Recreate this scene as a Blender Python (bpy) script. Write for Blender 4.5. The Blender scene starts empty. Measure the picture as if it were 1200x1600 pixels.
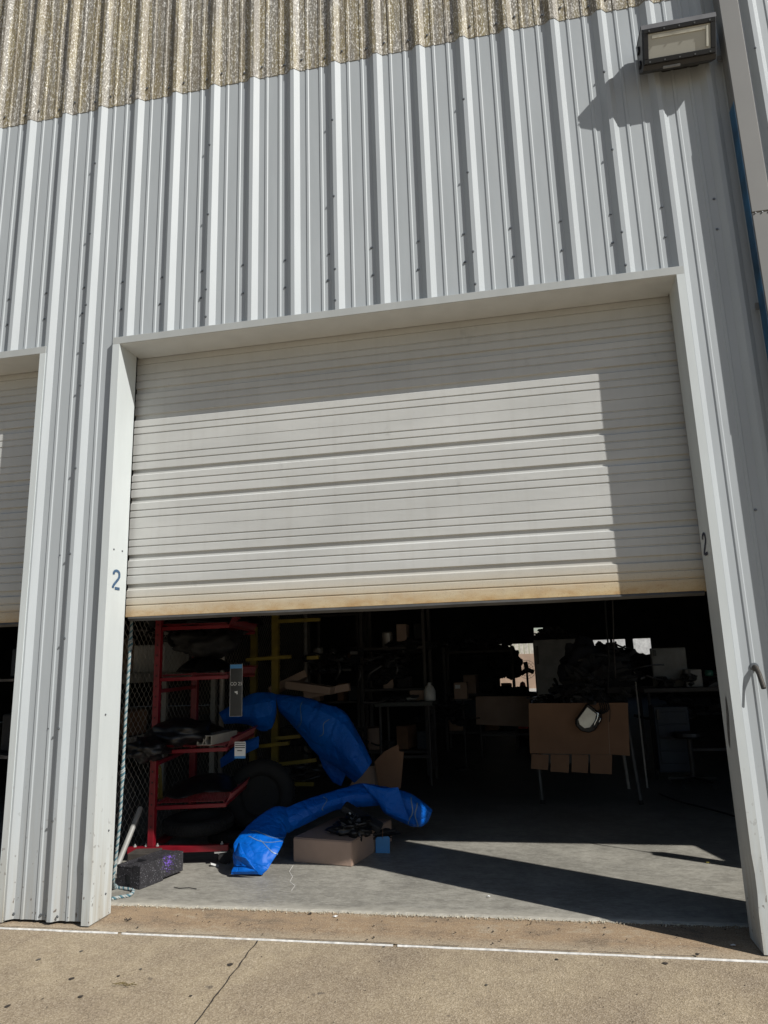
import bpy, bmesh, math, random
from mathutils import Vector, Matrix, noise
random.seed(7)
S = bpy.context.scene
C = S.collection
# ------------------------------------------------------------------ camera
CP = Vector((2.5856, -4.1534, 1.4589))
FPX, YAW, PIT, ROL = 1104.2, -0.1895, 0.2117, -0.0305
_f = Vector((math.sin(YAW)*math.cos(PIT), math.cos(YAW)*math.cos(PIT), math.sin(PIT)))
_r = _f.cross(Vector((0, 0, 1))).normalized(); _u = _r.cross(_f)
RT = _r*math.cos(ROL)+_u*math.sin(ROL); UP = -_r*math.sin(ROL)+_u*math.cos(ROL)
cam = bpy.data.cameras.new('camera'); co = bpy.data.objects.new('camera', cam); C.objects.link(co)
co.matrix_world = Matrix(((RT.x, UP.x, -_f.x, CP.x), (RT.y, UP.y, -_f.y, CP.y), (RT.z, UP.z, -_f.z, CP.z), (0, 0, 0, 1)))
cam.sensor_fit = 'HORIZONTAL'; cam.sensor_width = 36; cam.lens = 36*FPX/1200
cam.clip_start = 0.05; cam.clip_end = 1000
S.camera = co
# ------------------------------------------------------------------ light
SUN = Vector((1.74, -1.0, 1.68)).normalized()
W = bpy.data.worlds.new('World'); S.world = W; W.use_nodes = True
nt = W.node_tree; sk = nt.nodes.new('ShaderNodeTexSky'); sk.sky_type = 'NISHITA'; sk.sun_disc = False
sk.sun_elevation = math.asin(SUN.z); sk.sun_rotation = math.atan2(SUN.x, SUN.y)
sk.air_density = 1.0; sk.dust_density = 0.6; sk.ozone_density = 1.0
bg = nt.nodes['Background']; nt.links.new(sk.outputs[0], bg.inputs[0]); bg.inputs[1].default_value = 0.060
sl = bpy.data.lights.new('sun', 'SUN'); sl.energy = 4.3; sl.angle = math.radians(0.5); sl.color = (1, 0.975, 0.925)
so = bpy.data.objects.new('sun', sl); C.objects.link(so)
so.rotation_euler = SUN.to_track_quat('Z', 'Y').to_euler(); so.location = SUN*30
S.view_settings.view_transform = 'Standard'; S.view_settings.look = 'None'
S.view_settings.exposure = 0.21; S.view_settings.gamma = 1; S.view_settings.use_curve_mapping = False

# ------------------------------------------------------------------ helpers
def P(u, v, y):                     # world point seen at photo pixel (u,v) at depth plane y
    d = _f*FPX + RT*(u-600) - UP*(v-800)
    return CP + d*((y-CP.y)/d.y)
def F(u, v, z=0.02):                # ... on the horizontal plane z
    d = _f*FPX + RT*(u-600) - UP*(v-800)
    return CP + d*((z-CP.z)/d.z)
def lin(h):
    h = h.lstrip('#'); c = [int(h[i:i+2], 16)/255 for i in (0, 2, 4)]
    return tuple(((x+.055)/1.055)**2.4 if x > .04045 else x/12.92 for x in c)+(1,)
class N:                            # tiny node helper
    def __init__(s, name):
        s.m = bpy.data.materials.new(name); s.m.use_nodes = True
        s.t = s.m.node_tree; s.b = s.t.nodes['Principled BSDF']
    def n(s, typ, **k):
        o = s.t.nodes.new(typ)
        for a, v in k.items():
            if a.startswith('i_'):
                key = a[2:].replace('_', ' ')
                key = int(key) if key.isdigit() else key
                tgt = o.inputs[key]
                if isinstance(v, bpy.types.NodeSocket): s.t.links.new(v, tgt)
                else: tgt.default_value = v
            else: setattr(o, a, v)
        return o
    def l(s, a, b): s.t.links.new(a, b)
    def obj(s): return s.n('ShaderNodeTexCoord').outputs['Object']
    def wpos(s): return s.n('ShaderNodeNewGeometry').outputs['Position']
    def mp(s, vec, sc): return s.n('ShaderNodeMapping', i_Vector=vec, i_Scale=sc).outputs[0]
    def noise(s, vec, scale, detail=4, rough=.55): return s.n('ShaderNodeTexNoise', i_Vector=vec, i_Scale=scale, i_Detail=detail, i_Roughness=rough).outputs[0]
    def ramp(s, fac, stops):
        r = s.n('ShaderNodeValToRGB', i_Fac=fac); e = r.color_ramp.elements
        while len(e) < len(stops): e.new(0.5)
        for el, (p, c) in zip(e, stops): el.position = p; el.color = c if len(c) == 4 else tuple(c)+(1,)
        return r.outputs[0]
    def mix(s, fac, a, b, mode='MIX'):
        x = s.n('ShaderNodeMix', data_type='RGBA', blend_type=mode)
        for k, v in ((0, fac), (6, a), (7, b)):
            if isinstance(v, bpy.types.NodeSocket): s.l(v, x.inputs[k])
            else: x.inputs[k].default_value = v
        return x.outputs[2]
    def math(s, op, a, b=0.0):
        x = s.n('ShaderNodeMath', operation=op)
        for k, v in ((0, a), (1, b)):
            if isinstance(v, bpy.types.NodeSocket): s.l(v, x.inputs[k])
            else: x.inputs[k].default_value = v
        return x.outputs[0]
    def bump(s, h, strength=.3, dist=.01):
        b = s.n('ShaderNodeBump', i_Strength=strength, i_Distance=dist, i_Height=h); s.l(b.outputs[0], s.b.inputs['Normal'])
    def col(s, c):
        if isinstance(c, bpy.types.NodeSocket): s.l(c, s.b.inputs['Base Color'])
        else: s.b.inputs['Base Color'].default_value = c
    def set(s, rough=.5, metal=0, spec=.5):
        s.b.inputs['Roughness'].default_value = rough; s.b.inputs['Metallic'].default_value = metal
        s.b.inputs['Specular IOR Level'].default_value = spec
def g(v): return (v, v, v, 1)
def simple(name, c, rough=.5, metal=0, var=.25, scale=6, bump=0, spec=.5):
    m = N(name); o = m.obj(); f = m.noise(o, scale, 5)
    a = tuple(x*(1-var) for x in c[:3])+(1,); b = tuple(min(1, x*(1+var)) for x in c[:3])+(1,)
    m.col(m.ramp(f, [(.3, a), (.7, b)])); m.set(rough, metal, spec)
    if bump: m.bump(m.noise(o, scale*8, 3), bump, .004)
    return m.m
def painted(name, c, dirt=(.30, .24, .15), z0=0.0, z1=.9, amt=.6, rough=.5):
    m = N(name); w = m.wpos()
    f = m.noise(m.mp(w, (3, 3, .6)), 2.2, 6)
    base = m.ramp(f, [(.3, tuple(x*.93 for x in c)+(1,)), (.75, tuple(min(1, x*1.04) for x in c)+(1,))])
    z = m.n('ShaderNodeSeparateXYZ', i_Vector=w).outputs[2]
    h = m.n('ShaderNodeMapRange', i_Value=z, i_1=z1, i_2=z0, i_3=0.0, i_4=1.0).outputs[0]
    h = m.math('POWER', h, 2.2)
    st = m.noise(m.mp(w, (26, 26, 1.3)), 1.5, 4)
    d = m.math('MULTIPLY', h, m.ramp(st, [(.35, g(.15)), (.7, g(1))])); d = m.math('MULTIPLY', d, amt)
    sp = m.ramp(m.noise(m.mp(w, (1, 1, .7)), 38, 2, .4), [(.685, g(0)), (.715, g(1))])
    sp = m.math('MULTIPLY', sp, m.math('MULTIPLY', h, .9))
    x = m.mix(d, base, dirt+(1,)); x = m.mix(sp, x, (.09, .06, .04, 1))
    m.col(x); m.set(rough, 0, .3)
    m.bump(m.noise(m.mp(w, (1.5, 1.5, .5)), 3, 3), .25, .012)
    return m.m

def link(name, me, m, parent=None):
    o = bpy.data.objects.new(name, me); C.objects.link(o)
    if m is not None and not me.materials: me.materials.append(m)
    if parent: o.parent = parent
    return o
def tag(o, label=None, cat=None, group=None, kind=None):
    for k, v in (('label', label), ('category', cat), ('group', group), ('kind', kind)):
        if v: o[k] = v
    return o
def thing(name, loc, label, cat, group=None, rz=0):
    o = bpy.data.objects.new(name, None); C.objects.link(o); o.location = loc; o.rotation_euler = (0, 0, rz)
    o.empty_display_size = .1
    return tag(o, label, cat, group)
class B:                            # mesh collector
    def __init__(s): s.v = []; s.f = []
    def add(s, vs, fs):
        n = len(s.v); s.v += [tuple(v) for v in vs]; s.f += [tuple(i+n for i in f) for f in fs]; return s
    def box(s, x0, x1, y0, y1, z0, z1, M=None):
        vs = [Vector((x, y, z)) for z in (z0, z1) for y in (y0, y1) for x in (x0, x1)]
        if M: vs = [M @ v for v in vs]
        return s.add(vs, [(0, 2, 3, 1), (4, 5, 7, 6), (0, 1, 5, 4), (2, 6, 7, 3), (0, 4, 6, 2), (1, 3, 7, 5)])
    def bar(s, a, b, w, h, up=(0, 0, 1)):       # rectangular bar between two points
        a, b = Vector(a), Vector(b); d = (b-a).normalized(); u = Vector(up)
        if abs(d.dot(u)) > .95: u = Vector((0, 1, 0))
        r = d.cross(u).normalized()*w/2; u = r.cross(d).normalized()*h/2
        vs = [p+sx*r+sz*u for p in (a, b) for sx, sz in ((-1, -1), (1, -1), (1, 1), (-1, 1))]
        return s.add(vs, [(3, 2, 1, 0), (4, 5, 6, 7), (0, 1, 5, 4), (1, 2, 6, 5), (2, 3, 7, 6), (3, 0, 4, 7)])
    def tube(s, pts, r, n=8, cap=True):
        pts = [Vector(p) for p in pts]; rs = r if isinstance(r, (list, tuple)) else [r]*len(pts)
        k0 = len(s.v); prev = None
        for i, p in enumerate(pts):
            d = (pts[min(i+1, len(pts)-1)]-pts[max(i-1, 0)]).normalized()
            if prev is None:
                a = Vector((0, 0, 1)) if abs(d.z) < .9 else Vector((1, 0, 0)); prev = (a-d*a.dot(d)).normalized()
            else: prev = (prev-d*prev.dot(d)).normalized()
            q = d.cross(prev)
            for j in range(n):
                t = 2*math.pi*j/n; s.v.append(tuple(p+(prev*math.cos(t)+q*math.sin(t))*rs[i]))
        for i in range(len(pts)-1):
            for j in range(n):
                a = k0+i*n+j; b = k0+i*n+(j+1) % n; s.f.append((a, b, b+n, a+n))
        if cap:
            s.f.append(tuple(k0+j for j in range(n))[::-1]); e = k0+(len(pts)-1)*n; s.f.append(tuple(e+j for j in range(n)))
        return s
    def prism(s, poly, y0, y1, M=None):         # polygon in xz extruded along y
        n = len(poly); vs = [Vector((x, y0, z)) for x, z in poly]+[Vector((x, y1, z)) for x, z in poly]
        if M: vs = [M @ v for v in vs]
        return s.add(vs, [tuple(range(n)), tuple(range(2*n-1, n-1, -1))]+[(i, i+n, (i+1) % n+n, (i+1) % n) for i in range(n)])
    def lathe(s, prof, n=24, M=None, closed=False):
        k0 = len(s.v); vs = []
        for r, z in prof:
            for j in range(n):
                t = 2*math.pi*j/n; vs.append(Vector((r*math.cos(t), r*math.sin(t), z)))
        if M: vs = [M @ v for v in vs]
        fs = []; m = len(prof)
        for i in range(m if closed else m-1):
            for j in range(n):
                i2 = (i+1) % m; fs.append((i*n+j, i*n+(j+1) % n, i2*n+(j+1) % n, i2*n+j))
        if not closed: fs += [tuple(range(n))[::-1], tuple((m-1)*n+j for j in range(n))]
        return s.add(vs, fs)
    def make(s, name, m, parent=None, bevel=0, smooth=False, seg=1, world=True):
        me = bpy.data.meshes.new(name); v = s.v
        if parent is not None and world:
            Mi = (Matrix.Translation(chainloc(parent)) @ Matrix.Rotation(chainrot(parent), 4, 'Z')).inverted()
            v = [tuple(Mi @ Vector(q)) for q in v]
        me.from_pydata(v, [], s.f); me.update()
        bm = bmesh.new(); bm.from_mesh(me); bmesh.ops.recalc_face_normals(bm, faces=bm.faces)
        if bevel: bmesh.ops.bevel(bm, geom=bm.edges[:], offset=bevel, segments=seg, affect='EDGES', clamp_overlap=True)
        bm.to_mesh(me); bm.free()
        if smooth: me.polygons.foreach_set('use_smooth', [True]*len(me.polygons))
        o = link(name, me, m, parent)
        if smooth and smooth != True: pass
        return o
def chainloc(p):
    l = Vector(p.location)
    if p.parent: l = chainloc(p.parent)+Matrix.Rotation(chainrot(p.parent), 3, 'Z') @ l
    return l
def chainrot(p): return p.rotation_euler.z+(chainrot(p.parent) if p.parent else 0)
def copy_tree(o, parent=None, loc=None, label=None):
    c = o.copy(); C.objects.link(c)
    if parent: c.parent = parent
    if loc is not None: c.location = loc
    if label: c['label'] = label
    for ch in [k for k in bpy.data.objects if k.parent == o]: copy_tree(ch, c)
    return c
def solo(b, name, m, label, cat, group=None, **k):
    """one-mesh thing whose origin sits at its base centre"""
    xs = [v[0] for v in b.v]; ys = [v[1] for v in b.v]; zs = [v[2] for v in b.v]
    o0 = Vector(((min(xs)+max(xs))/2, (min(ys)+max(ys))/2, min(zs)))
    b.v = [tuple(Vector(v)-o0) for v in b.v]
    o = b.make(name, m, None, **k); o.location = o0; return tag(o, label, cat, group)

# ------------------------------------------------------------------ materials
M_wall = painted('white_siding_paint', (.408, .437, .452), z1=1.3, amt=.45)
M_trim = painted('trim_paint', (.40, .415, .405), z1=1.2, amt=.7)
M_jamb = painted('jamb_paint', (.555, .59, .59), z1=1.3, amt=.7)
M_head = painted('header_soffit_paint', (.62, .64, .64), amt=0)
def door_mat():
    m = N('weathered_door_paint'); w = m.wpos()
    f = m.noise(m.mp(w, (.8, 1, 2.5)), 1.6, 6, .6)
    base = m.ramp(f, [(.3, (.455, .458, .44, 1)), (.7, (.545, .547, .525, 1))])
    sx = m.n('ShaderNodeSeparateXYZ', i_Vector=w)
    up = m.n('ShaderNodeMapRange', i_Value=sx.outputs[2], i_1=2.06, i_2=1.81, i_3=0.0, i_4=1.0).outputs[0]
    right = m.n('ShaderNodeMapRange', i_Value=sx.outputs[0], i_1=-.2, i_2=3.2, i_3=.8, i_4=1.05).outputs[0]
    d = m.math('MULTIPLY', m.math('POWER', up, 1.3), right)
    y = m.mix(m.math('MULTIPLY', d, .8), base, (.60, .44, .19, 1))
    e = m.n('ShaderNodeMapRange', i_Value=sx.outputs[2], i_1=1.93, i_2=1.81, i_3=0.0, i_4=1.0).outputs[0]
    n2 = m.ramp(m.noise(m.mp(w, (1.2, 1, 3)), 4, 6, .7), [(.4, g(0)), (.65, g(1))])
    e = m.math('MULTIPLY', e, m.math('ADD', m.math('MULTIPLY', n2, .7), .1))
    y = m.mix(e, y, (.36, .18, .045, 1))
    sp = m.ramp(m.noise(w, 170, 2), [(.62, g(0)), (.68, g(1))])
    y = m.mix(m.math('MULTIPLY', m.math('MULTIPLY', sp, up), .5), y, (.22, .12, .05, 1))
    str_ = m.ramp(m.noise(m.mp(w, (7, 1, .35)), 3, 5), [(.5, g(0)), (.8, g(1))])
    y = m.mix(m.math('MULTIPLY', str_, .16), y, (.32, .30, .26, 1))
    sm = m.ramp(m.noise(m.mp(w, (2.2, 1, 1.6)), 2.7, 7, .7), [(.64, g(0)), (.72, g(1))])
    y = m.mix(m.math('MULTIPLY', sm, .28), y, (.25, .25, .24, 1))
    m.col(y); m.set(.45, 0, .4); m.bump(m.noise(m.mp(w, (1, 1, 3)), 12, 3), .2, .004)
    return m.m
M_door = door_mat()
def fibre():
    m = N('weathered_fibreglass'); w = m.wpos()
    st = m.noise(m.mp(w, (5, 1, .35)), 2.4, 4, .6)
    base = m.ramp(st, [(.3, (.17, .135, .085, 1)), (.46, (.31, .265, .155, 1)), (.56, (.235, .225, .205, 1)), (.75, (.36, .315, .195, 1))])
    fl = m.noise(m.mp(w, (1, 1, .40)), 150, 2, .55)
    fl2 = m.noise(m.mp(w, (1, 1, .35)), 62, 3, .6)
    x = m.mix(m.ramp(fl, [(.52, g(0)), (.66, g(.95))]), base, (.90, .88, .82, 1))
    x = m.mix(m.ramp(fl2, [(.46, g(0)), (.68, g(.6))]), x, (.15, .12, .075, 1))
    stk = m.noise(m.mp(w, (12, 1, .3)), 3, 4, .6)
    x = m.mix(m.ramp(stk, [(.46, g(0)), (.62, g(.6))]), x, (.13, .105, .07, 1))
    m.col(x); m.set(.55, 0, .4); m.bump(fl, .6, .004)
    return m.m
M_fib = fibre()
def pavement():
    m = N('exposed_aggregate_concrete'); w = m.wpos()
    f = m.noise(m.mp(w, (1, .7, 1)), 1.3, 8, .66); f2 = m.noise(w, 9, 6, .65)
    base = m.ramp(f, [(.32, (.20, .158, .115, 1)), (.46, (.31, .245, .165, 1)), (.6, (.42, .34, .225, 1)), (.72, (.46, .38, .26, 1))])
    x = m.mix(m.ramp(f2, [(.42, g(0)), (.7, g(.45))]), base, (.16, .12, .085, 1))
    vo = m.n('ShaderNodeTexVoronoi', i_Vector=w, i_Scale=150.0)
    x = m.mix(.45, x, m.ramp(vo.outputs['Color'], [(0, (.10, .075, .05, 1)), (.5, (.33, .26, .18, 1)), (1, (.66, .56, .43, 1))]))
    dk = m.ramp(m.noise(w, 5.5, 3, .5), [(.70, g(0)), (.735, g(1))])
    x = m.mix(m.math('MULTIPLY', dk, .65), x, (.06, .05, .045, 1))
    m.col(x); m.set(.85, 0, .3)
    m.bump(m.math('ADD', vo.outputs['Distance'], m.math('MULTIPLY', m.noise(w, 60, 3), .6)), .55, .004)
    return m.m
M_pave = pavement()
def apron():
    m = N('stained_threshold_concrete'); w = m.wpos()
    f = m.noise(m.mp(w, (1, 1.6, 1)), 2.3, 9, .72)
    f = m.math('ADD', m.math('MULTIPLY', m.math('SUBTRACT', f, .5), 1.7), .5)
    x = m.ramp(f, [(.28, (.17, .13, .09, 1)), (.46, (.33, .235, .15, 1)), (.56, (.38, .265, .16, 1)), (.7, (.43, .345, .245, 1))])
    s = m.ramp(m.noise(w, 45, 4, .7), [(.3, g(0)), (.75, g(.5))]); x = m.mix(s, x, (.20, .15, .10, 1))
    dk = m.ramp(m.noise(w, 14, 3, .5), [(.68, g(0)), (.74, g(.8))]); x = m.mix(dk, x, (.10, .07, .05, 1))
    ys = m.n('ShaderNodeSeparateXYZ', i_Vector=w).outputs[1]
    lo = m.n('ShaderNodeMapRange', i_Value=m.math('ADD', ys, m.math('MULTIPLY', m.noise(w, 4, 4), .12)), i_1=.12, i_2=.02, i_3=0.0, i_4=.6).outputs[0]
    x = m.mix(lo, x, (.40, .34, .25, 1))
    ln = m.ramp(m.noise(m.mp(w, (.8, 14, 1)), 5, 3, .6), [(.58, g(0)), (.66, g(.22))]); x = m.mix(ln, x, (.50, .41, .31, 1))
    fs = m.noise(w, 130, 3, .7); x = m.mix(m.ramp(fs, [(.36, g(.7)), (.47, g(0))]), x, (.16, .115, .075, 1)); x = m.mix(m.ramp(fs, [(.53, g(0)), (.66, g(.6))]), x, (.56, .46, .34, 1))
    m.col(x); m.set(.85, 0, .3); m.bump(m.noise(w, 90, 4, .7), .4, .003)
    return m.m
M_apron = apron()
def slab():
    m = N('worn_shop_floor_concrete'); w = m.wpos()
    f = m.noise(w, 1.6, 8, .68); f2 = m.noise(m.mp(w, (1, 1.8, 1)), 7, 5, .6)
    x = m.ramp(f, [(.3, (.20, .19, .165, 1)), (.52, (.31, .295, .255, 1)), (.72, (.40, .38, .33, 1))])
    x = m.mix(m.ramp(f2, [(.45, g(0)), (.7, g(.55))]), x, (.17, .16, .14, 1))
    f3 = m.noise(m.mp(w, (1, 2.2, 1)), 26, 6, .75); x = m.mix(m.ramp(f3, [(.35, g(.55)), (.5, g(0))]), x, (.15, .14, .12, 1)); x = m.mix(m.ramp(f3, [(.52, g(0)), (.68, g(.45))]), x, (.52, .50, .45, 1))
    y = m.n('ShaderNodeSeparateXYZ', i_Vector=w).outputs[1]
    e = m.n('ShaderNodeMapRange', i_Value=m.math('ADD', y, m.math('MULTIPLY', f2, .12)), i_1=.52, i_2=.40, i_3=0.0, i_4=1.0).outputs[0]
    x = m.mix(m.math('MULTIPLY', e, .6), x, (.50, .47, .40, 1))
    d = m.n('ShaderNodeMapRange', i_Value=y, i_1=2.3, i_2=4.0, i_3=0.0, i_4=.75).outputs[0]  # shade painted into the colour: floor darkens with depth into the shop
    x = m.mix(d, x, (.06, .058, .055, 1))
    m.col(x); m.set(.6, 0, .35); m.bump(m.noise(w, 40, 5, .6), .25, .003)
    return m.m
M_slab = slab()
M_edge = simple('crumbled_slab_edge', (.46, .42, .33), .9, 0, .4, 40, .6)
M_caulk = simple('white_joint_sealant', (.62, .60, .56), .8, 0, .3, 30, .3)
M_crack = simple('dirt_filled_joint', (.04, .032, .025), .95, 0, .4, 30, .3)
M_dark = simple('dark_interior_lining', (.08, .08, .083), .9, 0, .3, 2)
M_steel = simple('primed_steel', (.05, .045, .042), .6, .2, .3, 5)
M_black = simple('black_plastic', (.008, .008, .009), .38, 0, .3, 9)
M_blackm = simple('matte_black', (.012, .012, .013), .75, 0, .4, 14, .3)
M_rubber = simple('tyre_rubber', (.007, .007, .007), .8, 0, .3, 20, .3)
M_red = simple('red_rack_paint', (.17, .005, .012), .4, 0, .2, 12, .1)
M_yel = simple('yellow_rack_paint', (.17, .125, .01), .5, 0, .3, 10, .1)
M_galv = simple('galvanised_wire', (.42, .40, .37), .5, .5, .2, 12)
M_zinc = simple('zinc_plate', (.42, .42, .40), .4, .3, .15, 12)
M_screw = simple('screw_head', (.16, .17, .18), .4, .5, .2, 30)
M_washer = simple('screw_washer', (.03, .03, .03), .8)
M_card = simple('brown_cardboard', (.37, .26, .20), .85, 0, .12, 4, .15)
M_card2 = simple('tan_cardboard', (.23, .125, .07), .85, 0, .15, 3, .15)
M_tape = simple('clear_tape', (.12, .20, .34), .25, 0, .1, 8)
M_white = simple('white_plastic', (.55, .55, .53), .4, 0, .08, 6)
M_paper = simple('white_paper', (.72, .72, .70), .7, 0, .05, 6)
M_grey = simple('grey_enamel', (.30, .295, .275), .45, 0, .1, 5)
M_ink = simple('black_ink', (.01, .01, .012), .6)
M_chrome = simple('chrome_reflector', (.75, .75, .74), .12, 1, .05, 5)
M_blueink = simple('blue_stencil_paint', (.045, .10, .185), .6, 0, .2, 40)
M_tagblue = simple('blue_tag_card', (.07, .26, .55), .5, 0, .1, 6)
M_spout = simple('downspout_paint', (.165, .162, .152), .5, 0, .06, 3)
M_film = simple('blue_protective_film', (.008, .062, .13), .4, 0, .5, 9, .3)
M_lampc = simple('bronze_lamp_housing', (.03, .03, .031), .45, .1, .15, 8)
M_pipe = simple('rusty_pipe', (.055, .048, .04), .6, .4, .3, 20, .3)
M_ropew = simple('white_rope', (.34, .37, .36), .8, 0, .1, 60, .3)
M_ropet = simple('teal_rope', (.06, .15, .19), .8, 0, .2, 60, .3)
M_pvc = simple('grey_pvc', (.30, .295, .275), .5, 0, .1, 8)
M_toolblue = simple('dark_blue_enamel', (.005, .014, .03), .5, 0, .2, 6)
def tarp():
    m = N('blue_vinyl_sheet'); o = m.obj()
    f = m.noise(o, 4, 4)
    m.col(m.ramp(f, [(.3, (.0, .085, .42, 1)), (.7, (.0, .115, .52, 1))])); m.set(.5, 0, .25)
    r1 = m.math('ABSOLUTE', m.math('SUBTRACT', m.noise(o, 3.2, 3, .5), .5)); r2 = m.math('ABSOLUTE', m.math('SUBTRACT', m.noise(m.mp(o, (1, 1, 1.6)), 8, 3, .5), .5))
    r1 = m.math('MINIMUM', r1, .06); r2 = m.math('MINIMUM', r2, .05)
    m.bump(m.math('ADD', m.math('ADD', m.math('MULTIPLY', r1, 6.0), m.math('MULTIPLY', r2, 2.6)), m.math('MULTIPLY', m.noise(o, 5, 4, .5), .5)), .75, .022)
    return m.m
M_tarp = tarp()
def splat():
    m = N('paint_splattered_black_foam'); w = m.wpos()
    f = m.noise(w, 30, 3); x = m.ramp(f, [(.3, (.012, .011, .014, 1)), (.7, (.03, .028, .032, 1))])
    a = m.ramp(m.noise(w, 120, 2, .5), [(.65, g(0)), (.68, g(1))])
    x = m.mix(m.math('MULTIPLY', a, .6), x, (.35, .34, .38, 1))
    c = m.n('ShaderNodeVectorMath', operation='DISTANCE', i_0=w, i_1=(-.005, .86, .135)).outputs['Value']
    r = m.n('ShaderNodeMapRange', i_Value=c, i_1=.10, i_2=.01, i_3=0.0, i_4=1.0).outputs[0]
    p = m.ramp(m.math('ADD', m.math('MULTIPLY', r, .16), m.noise(w, 75, 3, .7)), [(.66, g(0)), (.71, g(1))])
    x = m.mix(m.math('MULTIPLY', p, m.math('POWER', r, .4)), x, (.17, .08, .48, 1))
    m.col(x); m.set(.8); m.bump(m.noise(w, 150, 3), .4, .003)
    return m.m
M_splat = splat()
def glass():
    m = N('frosted_lamp_lens'); m.col((.43, .43, .385, 1)); m.set(.2, 0, .5)
    return m.m
M_lens = glass()

# ------------------------------------------------------------------ ground
H, XL, XR, LIP, DY = 3.6848, -0.0351, 3.6215, -0.038, 0.232
FL = 0.02
me = B(); me.add([(-150, -150, 0), (150, -150, 0), (150, 200, 0), (-150, 200, 0)], [(0, 1, 2, 3)])
tag(me.make('pavement', M_pave), kind='structure')
b = B()                                  # threshold strip inside the jambs, all bays
nx = 160
for i in range(nx+1):
    x = -8+20*i/nx
    for y, z in ((-.085, .004), (.05, .005), (.2, .007), (.40, .010)):
        b.v.append((x, y+(.006*noise.noise(Vector((x*3, y, 2))) if y < 0 else 0), z+.002*noise.noise(Vector((x*2, y*5, 0)))))
for i in range(nx):
    for j in range(3): a = i*4+j; b.f.append((a, a+4, a+5, a+1))
tag(b.make('threshold', M_apron, smooth=True), kind='structure')
# floor slab with a crumbled front edge
b = B(); n = 900
for i in range(n+1):
    x = -8+20*i/n
    e = .335+.018*x/3.6+.014*noise.noise(Vector((x*4, 0, 0)))+.014*noise.noise(Vector((x*13, 3, 0)))+.006*noise.noise(Vector((x*38, 3, 0)))
    top = .004*noise.noise(Vector((x*30, 7, 0)))
    b.v += [(x, e-.006, .004), (x, e, FL-.007+top), (x, e+.02+.01*noise.noise(Vector((x*18, 9, 1))), FL), (x, 30, FL)]
for i in range(n):
    for j in range(3): a = i*4+j; b.f.append((a, a+4, a+5, a+1))
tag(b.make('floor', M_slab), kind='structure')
# grit along the slab edge and debris
b = B()
for i in range(2600):
    x = random.uniform(-.05, 3.65) if i < 2300 else random.uniform(-.8, 3.7)
    y = .335+.005*x+random.gauss(-.012, .016) if i < 1900 else random.uniform(-.09, .42)
    if i >= 2300: y = random.uniform(-.75, -.02)
    r = random.uniform(.0015, .007)*random.random()**.5 if i < 1900 else random.uniform(.001, .0028)
    z = .012 if y > .3 else .005
    if y < -.09: z = 0
    vs = [Vector((random.gauss(0, 1), random.gauss(0, 1), random.gauss(0, .6))).normalized()*r*random.uniform(.6, 1.2) for _ in range(6)]
    vs = [Vector((r, 0, 0)), Vector((-r, 0, 0)), Vector((0, r, 0)), Vector((0, -r, 0)), Vector((0, 0, r)), Vector((0, 0, -r))]
    vs = [v*random.uniform(.5, 1.3)+Vector((x, y, z+r*.4)) for v in vs]
    b.add(vs, [(0, 2, 4), (2, 1, 4), (1, 3, 4), (3, 0, 4), (2, 0, 5), (1, 2, 5), (3, 1, 5), (0, 3, 5)])
tag(b.make('grit', M_edge), kind='stuff')
# joint sealant + cross joint
b = B(); n = 420
for i in range(n+1):
    x = -4+10*i/n; y = -.098+.004*noise.noise(Vector((x*5, 0, 0))); w = .0062+.0035*noise.noise(Vector((x*9, 5, 0)))+.002*noise.noise(Vector((x*40, 5, 0)))
    b.v += [(x, y-w, .001), (x, y-w*.5, .0075+.002*noise.noise(Vector((x*25, 8, 0)))), (x, y+w*.5, .008), (x, y+w, .004)]
for i in range(n):
    if i in (176, 243): continue
    for j in range(3): a = i*4+j; b.f.append((a, a+4, a+5, a+1))
tag(b.make('joint_sealant', M_caulk, smooth=True), kind='structure')
b = B(); n = 160
for i in range(n+1):
    t = i/n; y = -.112-6*t; x = 1.035+.085*min(1, t*6/.95*.9)+(t*6-.95)*.06*(t*6 > .95)+.010*noise.noise(Vector((t*60, 0, 0)))+.004*noise.noise(Vector((t*300, 0, 0)))
    w = .0035+.002*noise.noise(Vector((t*90, 5, 0)))
    b.v += [(x-w, y, .004), (x+w, y, .004)]
for i in range(n): b.f.append((2*i, 2*i+1, 2*i+3, 2*i+2))
tag(b.make('pavement_joint', M_crack), kind='structure')
# dark line beside the sealant (gap)
b = B(); n = 300
for i in range(n+1):
    x = -4+10*i/n; y = -.0865+.003*noise.noise(Vector((x*6, 2, 0))); w = .0028+.002*noise.noise(Vector((x*20, 5, 0)))
    b.v += [(x, y-w, .0115), (x, y+w, .0115)]
for i in range(n):
    if noise.noise(Vector((i*.11, 0, 4))) > -.12: b.f.append((2*i, 2*i+1, 2*i+3, 2*i+2))
tag(b.make('joint_gap', M_crack), kind='structure')
# hairline crack in shop floor
b = B(); pts = [F(458, 1352), F(452, 1362), F(457, 1370), F(453, 1378), F(461, 1384), F(455, 1392)]
for p, q in zip(pts, pts[1:]): b.bar(p+Vector((0, 0, .001)), q+Vector((0, 0, .001)), .0032, .001)
tag(b.make('floor_crack', M_caulk), kind='structure')

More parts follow.
